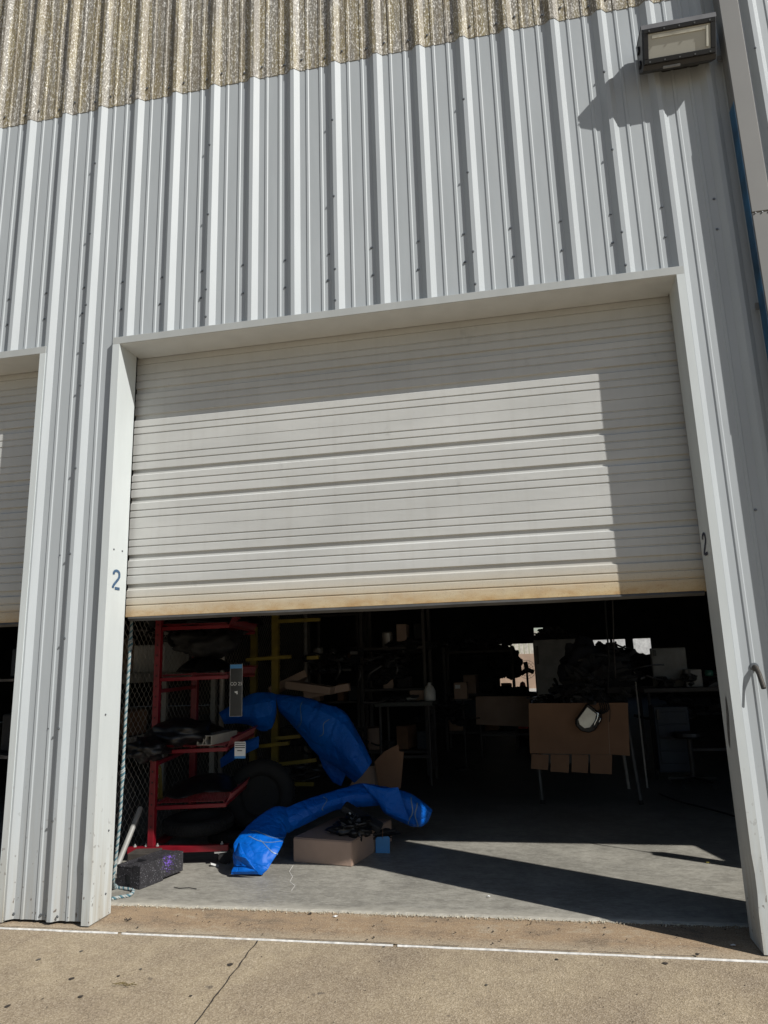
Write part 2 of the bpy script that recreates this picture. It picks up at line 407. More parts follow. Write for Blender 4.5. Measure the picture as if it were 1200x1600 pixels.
# ------------------------------------------------------------------ the building
bld = thing('warehouse_building', (0, 0, 0), 'white ribbed metal warehouse wall with weathered fibreglass band above the roller doors', 'building')
PZ = 5.69
R = .3048
def profile(x0, x1):                # R-panel: list of (x,y) points
    pts = []; k = math.floor(x0/R)-1
    while k*R < x1+R:
        c = k*R
        pts += [(c-.047, 0), (c-.013, -.032), (c+.013, -.032), (c+.047, 0)]
        for mc in (c+.103, c+.202):
            pts += [(mc-.013, 0), (mc-.007, -.0055), (mc+.007, -.0055), (mc+.013, 0)]
        k += 1
    pts.sort(); out = []
    def yat(x):
        for a, c in zip(pts, pts[1:]):
            if a[0] <= x <= c[0]: return a[1]+(c[1]-a[1])*(x-a[0])/max(1e-9, c[0]-a[0])
    out = [(x0, yat(x0))]+[p for p in pts if x0 < p[0] < x1]+[(x1, yat(x1))]
    return out
def panel(name, m, x0, x1, z0, z1, dy=0, thick=.0015, hidden=None, nz=None):
    pr = profile(x0, x1); b = B(); nz = nz or 1; n = len(pr)
    for s in (0, thick):
        for j in range(nz+1):
            for x, y in pr:
                z = z0+(z1-z0)*j/nz
                w = .0012*noise.noise(Vector((x*2.2, z*.9, 3)))
                b.v.append((x, y+dy+s+w, z))
    def idx(s, j, i): return (s*(nz+1)+j)*n+i
    for j in range(nz):
        for i in range(n-1):
            b.f.append((idx(0, j, i), idx(0, j, i+1), idx(0, j+1, i+1), idx(0, j+1, i)))
            b.f.append((idx(1, j, i), idx(1, j+1, i), idx(1, j+1, i+1), idx(1, j, i+1)))
    for i in range(n-1):
        b.f.append((idx(0, 0, i), idx(1, 0, i), idx(1, 0, i+1), idx(0, 0, i+1)))
        b.f.append((idx(0, nz, i), idx(0, nz, i+1), idx(1, nz, i+1), idx(1, nz, i)))
    return b.make(name, m, bld)
HT = H+.052                      # top of header trim
D1R = -.655                      # right edge of the left-hand bay opening
D3L = 4.74                       # left edge of the right-hand bay opening
# panels: 3 ribs wide sheets, laps at rib k = ... -1, 2, 5, 8, 11
laps = [R*(k)+.047 for k in range(-34, 42, 3)]
laps = [R*k+.045 for k in range(-34, 45, 3)]
def bays(x0, x1):
    e = [x for x in laps if x0+.02 < x < x1-.02]
    return list(zip([x0]+e, e+[x1]))
ov = .0
for A_, B_ in ((-9, D1R+.03), (XL-.03, XR+.03), (D3L-.03, 12)):
    for x0, x1 in bays(A_, B_): panel('wall_panel', M_wall, x0, x1, HT-.01, PZ+.10, nz=6)
for x0, x1 in bays(D1R+.03, XL-.03): panel('wall_panel', M_wall, x0, x1, .022, PZ+.10, nz=12)
for x0, x1 in bays(XR+.03, D3L-.03): panel('wall_panel', M_wall, x0, x1, .022, PZ+.10, nz=12)
for x0, x1 in bays(-9, 12): panel('fibreglass_panel', M_fib, x0, x1-.002, PZ-.02, 8.2, dy=-.004, thick=.003, nz=4)
# header and jamb trims (three bays)
def bay_trim(xl, xr):
    xe0, xe1 = xl-.052, xr+.045
    b = B(); b.box(xe0, xe1, LIP, -.0335, H, HT); b.box(xe0, xe1, -.0335, 0, HT-.004, HT)
    b.make('header_trim', M_trim, bld, bevel=.0012)
    b = B(); b.box(xl, xr, LIP+.004, DY-.008, H, H+.003); b.box(xl, xr, LIP+.0045, LIP+.020, H-.0015, H)
    b.make('header_soffit', M_head, bld)
    for s, x in ((-1, xl), (1, xr)):
        w = .052 if s < 0 else .045
        # front flange with a small folded hem, reveal face behind it
        nz = 40; b = B()
        prof = [(x, DY-.045), (x, LIP), (x+s*w, LIP), (x+s*w, -.002), (x+s*(w-.003), -.002), (x+s*(w-.003), LIP+.003), (x+s*.003, LIP+.003), (x+s*.003, DY-.045)]
        for j in range(nz+1):
            z = .012+(H-.012)*j/nz
            for q, (px, py) in enumerate(prof):
                dx = .0018*noise.noise(Vector((px, z*1.7, s)))
                dn = 0
                if s > 0 and abs(x-XR) < .01 and abs(z-.33) < .09 and q in (1, 6): dn = .006
                if s < 0 and abs(x-XL) < .01 and abs(z-.36) < .05 and q in (2, 3): dn = -.003
                b.v.append((px+dx+dn, py+dn*.6, z))
        n = len(prof)
        for j in range(nz):
            for q in range(n):
                a = j*n+q; c = j*n+(q+1) % n; b.f.append((a, c, c+n, a+n))
        b.f.append(tuple(range(n))); b.f.append(tuple(nz*n+q for q in range(n)))
        b.make('jamb_trim', M_jamb, bld)
for xl, xr in ((-4.31, D1R), (XL, XR), (D3L, D3L+3.657)): bay_trim(xl, xr)
# screws ---------------------------------------------------------------
def screw_mesh():
    b = B(); b.lathe([(.0001, 0), (.0088, 0), (.0085, .002), (.0055, .0022), (.005, .0065), (.0001, .007)], 8, Matrix.Rotation(math.radians(90), 4, 'X'))
    me = bpy.data.meshes.new('screw'); me.from_pydata(b.v, [], b.f); me.materials.append(M_screw); me.update(); return me
SM = screw_mesh()
def screw(x, z, y=0.0, rz=0, sc=1.0):
    o = bpy.data.objects.new('screw', SM); C.objects.link(o); o.parent = bld; o.location = (x, y-.001, z); o.rotation_euler = (0, 0, rz); o.scale = (sc,)*3
J = lambda s=.006: random.uniform(-s, s)
for k in range(-5, 16):
    if k < 15:
        for z in (4.175, 3.97): screw(k*R-.064+J(), z+J(), 0)
    screw(k*R-.064+J(), PZ+.05+J(), -.006)
    if k < 14: screw(k*R+.062+J(), PZ+.075+J(.01), -.006)
    if k % 3 == 2:
        for z in (5.172, 4.586, 4.02, 6.2, 6.8, 3.80) if k not in (-1,) else (): screw(k*R-.013+J(.003), z+J(.015), -.032)
        if -1 <= k <= 0 or k == -1:
            pass
for z in (5.172, 4.586, 4.02, 3.726, 3.409, 2.814, 2.229, 1.68, 1.123, .583): screw(-R-.014+J(.003), z, -.032)
for x in (-.563, -.379, -.336, -.255): screw(x, .05, -.002 if abs(x+.3048) > .05 else -.02)
for z in (2.229, 1.123): screw(-.43+.02, z, 0)
for z in (2.231, 1.123, .3): screw(3.882, z, 0)
for z in (2.25, 2.253, 1.2, .5, .14): # along the left reveal
    o = bpy.data.objects.new('screw', SM); C.objects.link(o); o.parent = bld; o.location = (XL+.001, .02+.1*(z in (2.253, .5, .14)), z); o.rotation_euler = (0, 0, math.radians(90)); o.scale = (.8,)*3
# stencilled number on both reveals ---------------------------------------
def two(M, m, name):
    b = B()
    def stroke(pts, w):
        n = len(pts); L = []; Rr = []
        for i, p in enumerate(pts):
            d = (Vector(pts[min(i+1, n-1)])-Vector(pts[max(0, i-1)])).normalized(); q = Vector((-d.y, d.x))*w/2
            L.append(Vector(p)+q); Rr.append(Vector(p)-q)
        vs = [M @ Vector((v.x, v.y, 0)) for v in L]+[M @ Vector((v.x, v.y, 0)) for v in Rr]
        b.add(vs, [(i, i+1, n+i+1, n+i) for i in range(n-1)])
    arc = [(.5-.36*math.cos(math.radians(a)), 1.50+.30*math.sin(math.radians(a))) for a in range(-20, 181, 20)]
    stroke(arc+[(.86, 1.25), (.74, 1.02), (.22, .42), (.12, .22), (.12, .10)], .25)
    stroke([(.36, .10), (.97, .10)], .27)
    return b.make(name, m, bld)
hN = .13/1.9
two(Matrix(((0, 0, 1, XL+.0035), (hN*1.35, 0, 0, .018), (0, hN, 0, 1.99), (0, 0, 0, 1))), M_blueink, 'stencil_number')
two(Matrix(((0, 0, -1, XR-.0035), (-hN*1.25, 0, 0, .135), (0, hN, 0, 2.005), (0, 0, 0, 1))), simple('dark_stencil_paint', (.02, .022, .05), .6), 'stencil_number')
# scuff on right reveal
b = B(); pts = [(XR-.003, .08+.02*math.sin(i*1.3), 1.05+.03*i) for i in range(9)]
def scuff():
    m = N('tyre_scuff'); o = m.wpos(); f = m.ramp(m.noise(m.mp(o, (1, 12, 4)), 5, 5), [(.35, g(.05)), (.7, g(.22))]); m.col(f); m.set(.7); return m.m
n = 14; vs = []
for i in range(n+1):
    t = i/n; z = .96+.28*t; w = .019*math.sin(math.pi*t)**.6+.0005; c = .105-.05*t+.006*math.sin(7*t)
    vs += [(XR-.0035, c-w, z), (XR-.0035, c+w, z)]
b.add(vs, [(2*i, 2*i+1, 2*i+3, 2*i+2) for i in range(n)]); b.make('scuff_mark', scuff(), bld)
# building shell --------------------------------------------------------
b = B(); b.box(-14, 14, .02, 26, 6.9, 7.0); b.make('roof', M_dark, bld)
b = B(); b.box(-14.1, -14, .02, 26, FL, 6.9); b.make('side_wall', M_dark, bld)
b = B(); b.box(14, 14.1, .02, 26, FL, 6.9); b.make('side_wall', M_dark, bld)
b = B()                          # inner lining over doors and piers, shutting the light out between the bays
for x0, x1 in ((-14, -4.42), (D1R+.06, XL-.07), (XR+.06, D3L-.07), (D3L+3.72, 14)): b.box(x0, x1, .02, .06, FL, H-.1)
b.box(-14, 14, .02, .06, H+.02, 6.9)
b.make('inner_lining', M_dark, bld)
b = B()                          # outer skirt of wall beyond the modelled bays
b.box(-14, -4.42, 0, .015, .022, HT); b.box(D3L+3.72, 14, 0, .015, .022, HT); b.make('blank_wall', M_wall, bld)
# back wall: openings measured through the dark shop
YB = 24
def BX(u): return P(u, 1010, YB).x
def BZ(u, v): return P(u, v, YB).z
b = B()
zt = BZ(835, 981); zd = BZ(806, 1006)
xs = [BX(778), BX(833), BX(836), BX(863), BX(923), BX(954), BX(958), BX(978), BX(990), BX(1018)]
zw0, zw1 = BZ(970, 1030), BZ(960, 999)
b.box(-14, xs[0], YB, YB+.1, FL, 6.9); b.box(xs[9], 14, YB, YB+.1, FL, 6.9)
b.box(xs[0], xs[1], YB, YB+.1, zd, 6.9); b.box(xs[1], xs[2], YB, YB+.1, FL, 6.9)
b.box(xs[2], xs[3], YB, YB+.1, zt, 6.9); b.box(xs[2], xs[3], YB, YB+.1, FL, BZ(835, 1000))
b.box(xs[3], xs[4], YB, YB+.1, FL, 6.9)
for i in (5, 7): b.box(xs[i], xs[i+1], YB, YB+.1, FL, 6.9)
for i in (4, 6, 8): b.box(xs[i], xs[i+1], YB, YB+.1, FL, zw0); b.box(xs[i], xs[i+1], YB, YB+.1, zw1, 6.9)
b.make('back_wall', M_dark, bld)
for i in range(6): # columns and girts
    pass
for y in (6, 12, 18):
    for x in (-4.5, 9.2):
        c = B(); c.box(x, x+.2, y, y+.02, FL, 6.9); c.box(x, x+.2, y+.2, y+.22, FL, 6.9); c.box(x+.09, x+.11, y+.02, y+.2, FL, 6.9); c.make('column', M_steel, bld)
# yard beyond the back door
b = B(); b.add([(-40, YB+.1, .006), (60, YB+.1, .006), (60, 80, .006), (-40, 80, .006)], [(0, 1, 2, 3)])
tag(b.make('yard', simple('pale_yard_concrete', (.42, .40, .36), .9)), kind='structure')
yw = thing('yard_wall', (0, 34, 0), 'tan masonry yard wall topped by a pale slatted fence, seen through the far doorway', 'wall')
b = B(); b.box(-14, 22, 34, 34.2, 0, 1.75); b.make('wall', simple('tan_block', (.42, .30, .22), .9, 0, .15, 2), yw)
b = B()
xs_f = -14
while xs_f < 22: b.box(xs_f, xs_f+.18, 34.04, 34.08, 1.75, 2.9); xs_f += .25
o = b.make('fence_slat', simple('pale_fence_slats', (.62, .58, .50), .8), yw); o['kind'] = 'stuff'
# white box van in yard
van = thing('box_van', (9, 31, 0), 'white van parked in the far yard, seen through the small back windows', 'van')
b = B(); b.box(5.5, 8.6, 30.2, 32, .45, 2.35); b.make('cargo_box', simple('van_white', (.7, .7, .69), .4), van, bevel=.04)
b = B(); b.prism([(8.62, .45), (10.3, .45), (10.3, 1.15), (9.6, 1.3), (9.1, 2.1), (8.62, 2.15)], 30.25, 31.95); b.make('cab', simple('van_white2', (.7, .7, .69), .4), van, bevel=.03)
b = B(); b.prism([(8.8, 1.35), (9.45, 1.35), (9.08, 1.98), (8.8, 1.98)], 30.24, 30.26); b.make('window', M_black, van)
for x in (6.2, 9.5):
    b = B(); b.lathe([(.001, -.1), (.36, -.1), (.38, -.06), (.38, .06), (.36, .1), (.001, .1)], 20, Matrix.Translation((x, 30.25, .38)) @ Matrix.Rotation(math.radians(90), 4, 'X')); b.make('wheel', M_rubber, van)

# ------------------------------------------------------------------ sectional overhead doors
def section_profile(z1, z0, full=True, bottom=False):
    """outer (y,z) line of one 24 in section from top z1 to z0"""
    pts = [(DY+.004, z1), (DY, z1-.003)]
    L = .605
    ev = [(.0775, 'g'), (.1275, 'g'), (.204, 'T'), (.272, 'g'), (.325, 'g'), (.406, 'T'), (.478, 'g'), (.529, 'g')]
    for s, k in ev:
        z = z1-s
        if z < z0+.01: break
        if k == 'g': pts += [(DY, z+.0055), (DY+.0062, z+.0040), (DY+.0062, z-.0020), (DY, z-.0070)]
        else: pts += [(DY, z+.023), (DY+.0145, z+.019), (DY+.0145, z-.012), (DY, z-.022)]
    pts += [(DY, z0+.003), (DY+.004, z0+.0005)]
    return pts
def door_section(parent, xl, xr, z1, z0):
    pr = section_profile(z1, z0); b = B(); nx = 40; n = len(pr)
    for i in range(nx+1):
        x = xl-.02+(xr-xl+.04)*i/nx
        for y, z in pr: b.v.append((x, y+.0016*noise.noise(Vector((x*1.4, 0, z*3))), z))
    for i in range(nx):
        for j in range(n-1): a = i*n+j; b.f.append((a, a+n, a+n+1, a+1))
    k = len(b.v)
    b.v += [(xl-.02, DY+.05, z1), (xr+.02, DY+.05, z1), (xl-.02, DY+.05, z0), (xr+.02, DY+.05, z0)]
    e = nx*n
    b.f += [(0, k, k+1, e), (n-1, e+n-1, k+3, k+2), (k, k+2, k+3, k+1)]
    b.f += [tuple([k+2, k]+list(range(0, n))), tuple([k+1, k+3]+list(range(e+n-1, e-1, -1)))]
    return b.make('door_section', M_door, parent)
def overhead_door(xl, xr, zs, label):
    d = thing('overhead_door', ((xl+xr)/2, DY, zs[-1]), label, 'garage door')
    for a, c in zip(zs, zs[1:]): door_section(d, xl, xr, a, c)
    b = B(); z = zs[-1]; n = 60; prof = []
    for i in range(n+1):
        x = xl+(xr-xl)*i/n; sag = .004*math.sin(math.pi*i/n)+.003*noise.noise(Vector((x*2, 0, 0)))
        b.v += [(x, DY+.002, z+.002), (x, DY-.004, z-.010-sag), (x, DY+.012, z-.026-sag), (x, DY+.045, z-.022-sag), (x, DY+.048, z+.002)]
    for i in range(n):
        for j in range(5): a = i*5+j; c = i*5+(j+1) % 5; b.f.append((a, a+5, c+5, c))
    b.make('bottom_seal', simple('grey_rubber_seal', (.06, .058, .055), .6), d)
    return d
overhead_door(XL, XR, [4.05, 3.640, 3.031, 2.4252, 1.818], 'beige sectional roller door rolled up halfway, rust stained along its bottom edge')
overhead_door(-4.31, D1R, [4.05, 3.640, 3.031, 2.4252, 1.818], 'shaded beige sectional door half raised in the neighbouring bay at the left edge')
overhead_door(D3L, D3L+3.657, [4.05, 3.640, 3.10], 'sectional door raised high in the next bay to the right')
# side tracks
for x, lab in ((XL-.125, 'steel door track at the left side of the half open door'), (XR+.075, 'steel door track at the right side of the half open door')):
    b = B(); b.box(x-.025, x+.025, DY+.055, DY+.060, FL, 3.6); b.box(x-.025, x-.022, DY+.06, DY+.11, FL, 3.6); b.box(x+.022, x+.025, DY+.06, DY+.11, FL, 3.6)
    solo(b, 'door_track', M_galv, lab, 'door track')

# ------------------------------------------------------------------ downspout (stands proud of the wall, shades it)
dsx = 4.045
ds = thing('downspout', (dsx+.06, -.09, 0), 'grey brown box downspout running down the wall beside the lamp', 'downspout')
for z0, z1, e in ((.15, 3.96, .0), (3.962, 8.2, .0)):
    b = B(); b.box(dsx-e, dsx+.115+e, -.138-e, -.045, z0, z1)
    b.make('pipe', M_spout, ds, bevel=.006)
b = B(); b.box(dsx+.008, dsx+.107, -.0445, -.033, 2.95, 4.72)
for i in range(14): pass
b.make('film', M_film, ds)
b = B(); b.box(dsx-.0022, dsx-.0008, -.136, -.046, 2.9, 4.72); b.make('film', M_film, ds)
for i in range(3):
    b = B(); b.lathe([(.0001, 0), (.005, 0), (.004, .003), (.0001, .004)], 8, Matrix.Translation((dsx+.02+.037*i, -.141, 3.955)) @ Matrix.Rotation(math.radians(90), 4, 'X')); b.make('rivet', M_screw, ds)
for z in (1.9, 3.4, 5.1): 
    b = B(); b.box(dsx-.02, dsx+.135, -.046, -.034, z, z+.04); b.make('strap', M_spout, ds)

# ------------------------------------------------------------------ wall pack lamp
lp = thing('wall_lamp', (3.77, 0, 5.03), 'dark bronze box shaped floodlight mounted on the white ribbed wall near the top right', 'lamp')
LX0, LX1 = 3.553, 3.985
prof = [(-.034, 5.305), (-.226, 5.287), (-.232, 5.282), (-.232, 5.250), (-.152, 5.060), (-.132, 5.040), (-.034, 5.110)]
def xprism(b, prof, x0, x1):
    n = len(prof); vs = [(x0, y, z) for y, z in prof]+[(x1, y, z) for y, z in prof]
    return b.add(vs, [tuple(range(n)), tuple(range(2*n-1, n-1, -1))]+[(i, i+n, (i+1) % n+n, (i+1) % n) for i in range(n)])
b = B(); xprism(b, prof, LX0, LX1); b.make('housing', M_lampc, lp, bevel=.004)
b = B(); xprism(b, [(-.04, 5.3075), (-.227, 5.2895), (-.2345, 5.284), (-.2345, 5.252), (-.2325, 5.252), (-.2325, 5.283), (-.226, 5.2875), (-.04, 5.3055)], LX0-.002, LX1+.002); b.make('hood', simple('lamp_hood', (.12, .12, .125), .5, .1), lp)
A0, A1 = Vector((0, -.2325, 5.249)), Vector((0, -.1535, 5.061)); dv = (A1-A0); nrm = Vector((0, dv.z, -dv.y)).normalized()
if nrm.y > 0: nrm = -nrm
def face(x, t, h): p = A0+dv*t+nrm*h; return (x, p.y, p.z)
b = B()
def slabf(b, x0, x1, t0, t1, h0, h1):
    vs = [face(x, t, h) for h in (h0, h1) for t in (t0, t1) for x in (x0, x1)]
    b.add(vs, [(0, 2, 3, 1), (4, 5, 7, 6), (0, 1, 5, 4), (2, 6, 7, 3), (0, 4, 6, 2), (1, 3, 7, 5)])
for (x0, x1, t0, t1) in ((LX0+.006, LX1-.006, .02, .13), (LX0+.006, LX1-.006, .84, .98), (LX0+.006, LX0+.034, .13, .84), (LX1-.034, LX1-.006, .13, .84)):
    slabf(b, x0, x1, t0, t1, .001, .014)
b.make('bezel', M_black, lp, bevel=.002)
b = B(); slabf(b, LX0+.0345, LX1-.0345, .135, .835, .002, .004)
b.make('lens', M_lens, lp)
b = B(); slabf(b, LX0+.055, LX1-.055, .20, .29, .0045, .010); slabf(b, LX1-.062, LX1-.050, .20, .78, .0105, .014)
b.make('lens_ridge', simple('lens_ridge', (.6, .6, .53), .15), lp, bevel=.002)
for i in range(5):
    for t in (.075, .935):
        b = B(); p = face(LX0+.04+.088*i, t, .0145); slabf(b, p[0]-.004, p[0]+.004, t-.02, t+.02, .0145, .018); b.make('screw', M_screw, lp)
b = B(); b.box(LX0+.12, LX0+.22, -.146, -.136, 5.034, 5.046); b.make('rating_plate', simple('rating_plate', (.25, .25, .24), .5), lp)
for z in (5.115, 5.22):
    b = B(); b.box(LX0-.012, LX0-.0002, -.13, -.09, z-.018, z+.018); b.make('hinge_knob', M_black, lp, bevel=.003)
    b = B(); b.box(LX1+.0002, LX1+.010, -.13, -.09, z-.018, z+.018); b.make('hinge_knob', M_black, lp, bevel=.003)
b = B(); b.box(3.62, 3.92, -.0335, -.001, 5.13, 5.27); b.make('mounting_plate', M_lampc, lp)

# ------------------------------------------------------------------ pipe stub on the wall
a = Vector((3.765, -.001, 1.385)); 
b = B(); b.tube([a, a+Vector((.003, -.022, -.006)), a+Vector((.006, -.045, -.035)), a+Vector((.010, -.078, -.108))], .0125, 12)
st = thing('pipe_stub', a, 'short rusty pipe sticking out of the white wall right of the doorway', 'pipe')
b.make('pipe', M_pipe, st, smooth=False)
b = B(); b.lathe([(.0136, 0), (.024, 0), (.022, .005), (.0136, .006)], 12, Matrix.Translation(a) @ Matrix.Rotation(math.radians(90), 4, 'X')); b.make('flange', M_screw, st)

# ------------------------------------------------------------------ chain-link partition
fx = -.66
fn = thing('chain_link_partition', (fx, .5, FL), 'galvanised chain link partition along the left side of the workshop', 'fence')
b = B(); cell = .0375; y0, y1, zt_ = .42, 6.2, 2.9
ny = int((y1-y0)/cell); nz = int(zt_/.0395)
for i in range(ny):
    for s in (i % 2,):
        pts = []
        for j in range(nz+1):
            zz = FL+.02+j*.0395
            off = ((j+s) % 2)*(cell)
            pts.append((fx+(.003 if (j+s) % 2 else -.003), y0+i*cell*1+off*1.0, zz))
        b.tube(pts, .0021, 3, cap=False)
o = b.make('wire_mesh', M_galv, fn); o['kind'] = 'stuff'
for y in (.40, 3.2, 6.2):
    b = B(); b.tube([(fx, y, FL), (fx, y, 3.0)], .028, 12); b.make('post', M_galv, fn, smooth=True)
b = B(); b.tube([(fx, .40, 2.95), (fx, 6.2, 2.95)], .02, 10); b.make('top_rail', M_galv, fn, smooth=True)
# shelving seen dimly through the mesh
sh = thing('storage_rack', (-1.6, 2.5, FL), 'grey shelving with pale beams behind the chain link partition', 'shelving')
for y in (1.0, 4.2):
    for x in (-1.9, -1.25): b = B(); b.box(x, x+.06, y, y+.06, FL, 2.6); b.make('post', M_grey, sh)
for z in (.75, 1.35, 2.0):
    b = B(); b.box(-1.25, -1.20, 1.06, 4.2, z, z+.09); b.make('beam', M_grey, sh)
    b = B(); b.box(-1.84, -1.25, 1.06, 4.2, z+.06, z+.08); b.make('shelf', M_steel, sh)
for i, (y, z, w, h, m, lab) in enumerate(((1.3, .84, .5, .3, M_blackm, 'black crate on the lowest shelf behind the mesh'), (2.2, .84, .6, .24, M_card2, 'brown carton on the lowest shelf behind the mesh'), (2.0, 1.44, .5, .35, M_card, 'brown carton on the middle shelf behind the mesh'), (3.1, 1.44, .6, .3, M_white, 'white tub on the middle shelf behind the mesh'), (1.35, 1.44, .4, .25, M_toolblue, 'dark blue bin on the middle shelf behind the mesh'))):
    b = B(); b.box(-1.8, -1.3, y, y+w, z, z+h); solo(b, 'storage_box', m, lab, 'box', bevel=.012)
# sack slumped behind the mesh near the floor
b = B()
def blob(b, c, r, seed=0, amp=.25, nu=22, nv=14, flat=True, freq=1.6):
    c = Vector(c); k = len(b.v)
    for j in range(nv+1):
        ph = math.pi*j/nv
        for i in range(nu):
            th = 2*math.pi*i/nu; d = Vector((math.sin(ph)*math.cos(th), math.sin(ph)*math.sin(th), math.cos(ph)))
            q = 1+amp*noise.fractal(d*freq+Vector((seed, 0, 0)), .9, 2.1, 4)
            p = Vector((d.x*r[0]*q, d.y*r[1]*q, d.z*r[2]*q))
            if flat: p.z = max(p.z, -r[2]*.8)
            b.v.append(tuple(c+p))
    for j in range(nv):
        for i in range(nu):
            a = k+j*nu+i; e = k+j*nu+(i+1) % nu; b.f.append((a, a+nu, e+nu, e))
    return b
blob(b, (-1.0, 1.6, .30), (.24, .4, .34), 3, .2); solo(b, 'sack', simple('grey_sack', (.05, .05, .052), .8, 0, .3, 8), 'slumped dark grey sack behind the mesh near the doorway', 'sack', smooth=True)

# ------------------------------------------------------------------ rope
def path_pts(ctrl, step=.01):
    ctrl = [Vector(c) for c in ctrl]; out = []
    for i in range(len(ctrl)-1):
        p0 = ctrl[max(i-1, 0)]; p1 = ctrl[i]; p2 = ctrl[i+1]; p3 = ctrl[min(i+2, len(ctrl)-1)]
        n = max(2, int((p2-p1).length/step))
        for k in range(n):
            t = k/n
            out.append(.5*((2*p1)+(-p0+p2)*t+(2*p0-5*p1+4*p2-p3)*t*t+(-p0+3*p1-3*p2+p3)*t**3))
    out.append(ctrl[-1]); return out
rope = thing('rope', F(180, 1400), 'twisted blue and white pull rope hanging down just inside the left jamb', 'rope')
ctrl = [P(206, 958, .36), P(204, 1000, .36), P(198, 1090, .38), P(193, 1180, .40), P(188, 1270, .42), P(181, 1340, .45), P(177, 1375, .48), F(180, 1389)+Vector((0, 0, .012)), F(196, 1391)+Vector((0, 0, .01)), F(208, 1394)+Vector((0, 0, .01)), F(203, 1401)+Vector((0, 0, .01)), F(188, 1404)+Vector((0, 0, .01)), F(174, 1407)+Vector((0, 0, .01))]
pp = path_pts(ctrl, .006)
for s, m in ((0, M_ropew), (1, M_ropet), (2, M_ropew)):
    b = B(); pts = []; L = 0; pv = Vector((1, 0, 0))
    for i, p in enumerate(pp):
        d = (pp[min(i+1, len(pp)-1)]-pp[max(0, i-1)]).normalized()
        if i: L += (p-pp[i-1]).length
        pv = (pv-d*pv.dot(d)).normalized(); q = d.cross(pv); t = L/.045*2*math.pi+s*2*math.pi/3
        knot = 1+1.2*max(0, math.sin(i*.045))**14
        pts.append(p+(pv*math.cos(t)+q*math.sin(t))*.0055*knot)
    b.tube(pts, .0062, 5); b.make('strand', m, rope, smooth=True)
# grey pole leaning at the fence
b = B(); b.tube([F(178, 1366, FL+.01), P(220, 1262, 1.22)], .020, 12)
solo(b, 'pole', M_pvc, 'grey plastic pole leaning against the red cart by the rope', 'pole', smooth=False)

# ------------------------------------------------------------------ black splattered block
ang = math.atan2(.022+.09, 1.017-.607)
def rotM(c, a): return Matrix.Translation(c) @ Matrix.Rotation(a, 4, 'Z')
MB = rotM(Vector((-.082, .607, FL)), -ang) @ Matrix.Diagonal((1, 1, .9, 1))
blk = thing('foam_block', (-.17, .8, FL), 'black foam dock block speckled with purple paint just inside the doorway', 'block')
b = B()
b.box(-.22, -.075, 0, .42, 0, .135, MB); b.box(-.075, 0, 0, .22, 0, .165, MB); b.box(-.22, -.19, 0, .42, .135, .155, MB)
b.box(-.19, -.075, .16, .42, .135, .16, MB); b.box(-.075, 0, .22, .42, .018, .165, MB); b.box(-.22, -.075, -.0, .02, .135, .15, MB)
b.make('body', M_splat, blk, bevel=.003)
b = B(); b.prism([(-.115, .03), (-.085, .03), (-.085, .085), (-.125, .10)], -.004, -.0005, MB); b.make('slot', M_ink, blk)
b = B(); MB2 = rotM(Vector((-.40, .98, FL)), .1); b.box(0, .20, 0, .30, 0, .13, MB2)
solo(b, 'wood_block', simple('weathered_wood', (.045, .038, .032), .9, 0, .4, 15, .5), 'grey weathered wood offcut behind the black foam block', 'wood block', bevel=.004)

# ------------------------------------------------------------------ red parts cart
ct = thing('parts_cart', (-.1, 1.6, FL), 'red steel parts cart with slanted wire shelves and swivel casters', 'cart')
ex = Vector((.736, .146, 0)).normalized(); ey = Vector((-ex.y, ex.x, 0))
O = Vector((-.482, 1.13, 0))
def K(a, c, z): return O+ex*a+ey*c+Vector((0, 0, z))
UX = .175; DP = 1.15
def rbar(name, a, c, w, h, m=M_red, parent=None):
    q = B(); q.bar(a, c, w, h); return q.make(name, m, parent or ct, bevel=.002)
rbar('base_beam', K(0, 0, .135), K(.76, 0, .135), .05, .045)
rbar('base_beam', K(0, DP, .135), K(.76, DP, .135), .05, .045)
rbar('base_rail', K(UX, .026, .135), K(UX, DP-.026, .135), .05, .045)
rbar('upright', K(UX, 0, .159), K(UX, 0, 2.1), .048, .045)
rbar('upright', K(UX, DP, .159), K(UX, DP, 2.1), .06, .045)
for z in (.75, 1.3): rbar('cross_rail', K(UX, .03, z), K(UX, DP-.03, z), .03, .03)
# hole marks on the front upright
b = B()
for i in range(22): b.box(-.005, .005, -.0008, 0, -.006, .006, Matrix.Translation(K(UX, -.0235, .3+.08*i)-Vector((0, .008, 0))) @ Matrix.Rotation(math.atan2(ex.y, ex.x), 4, 'Z'))
o = b.make('hole_row', M_ink, ct); o['kind'] = 'stuff'
shelfz = []
for vL in (1263, 1175, 1061, 981):
    z = P(290, vL, 1.16).z; shelfz.append(z)
for i, z in enumerate(shelfz):
    rbar('arm', K(UX+.025, 0, z), K(.74, 0, z+.006), .03, .028)
    rbar('arm', K(UX+.03, DP, z), K(.74, DP, z+.006), .035, .035)
    # wire shelf tray between the two arms, with bent up comb edge at its open end
    sh_ = B(); zz = z+.028
    for a in (.22, .46, .72): sh_.bar(K(a, 0, zz), K(a, DP, zz), .008, .008)
    for j in range(22):
        c = .01+DP*j/22
        sh_.bar(K(.2, c, zz+.007), K(.72, c, zz+.007), .005, .005); sh_.bar(K(.735, c, zz-.012), K(.765, c+.02, zz+.055), .009, .006)
    sh_.bar(K(.767, .01, zz+.058), K(.767, DP, zz+.058), .012, .012); sh_.bar(K(.735, 0, zz-.015), K(.735, DP, zz-.015), .02, .02)
    o = sh_.make('wire_shelf', M_red, ct)
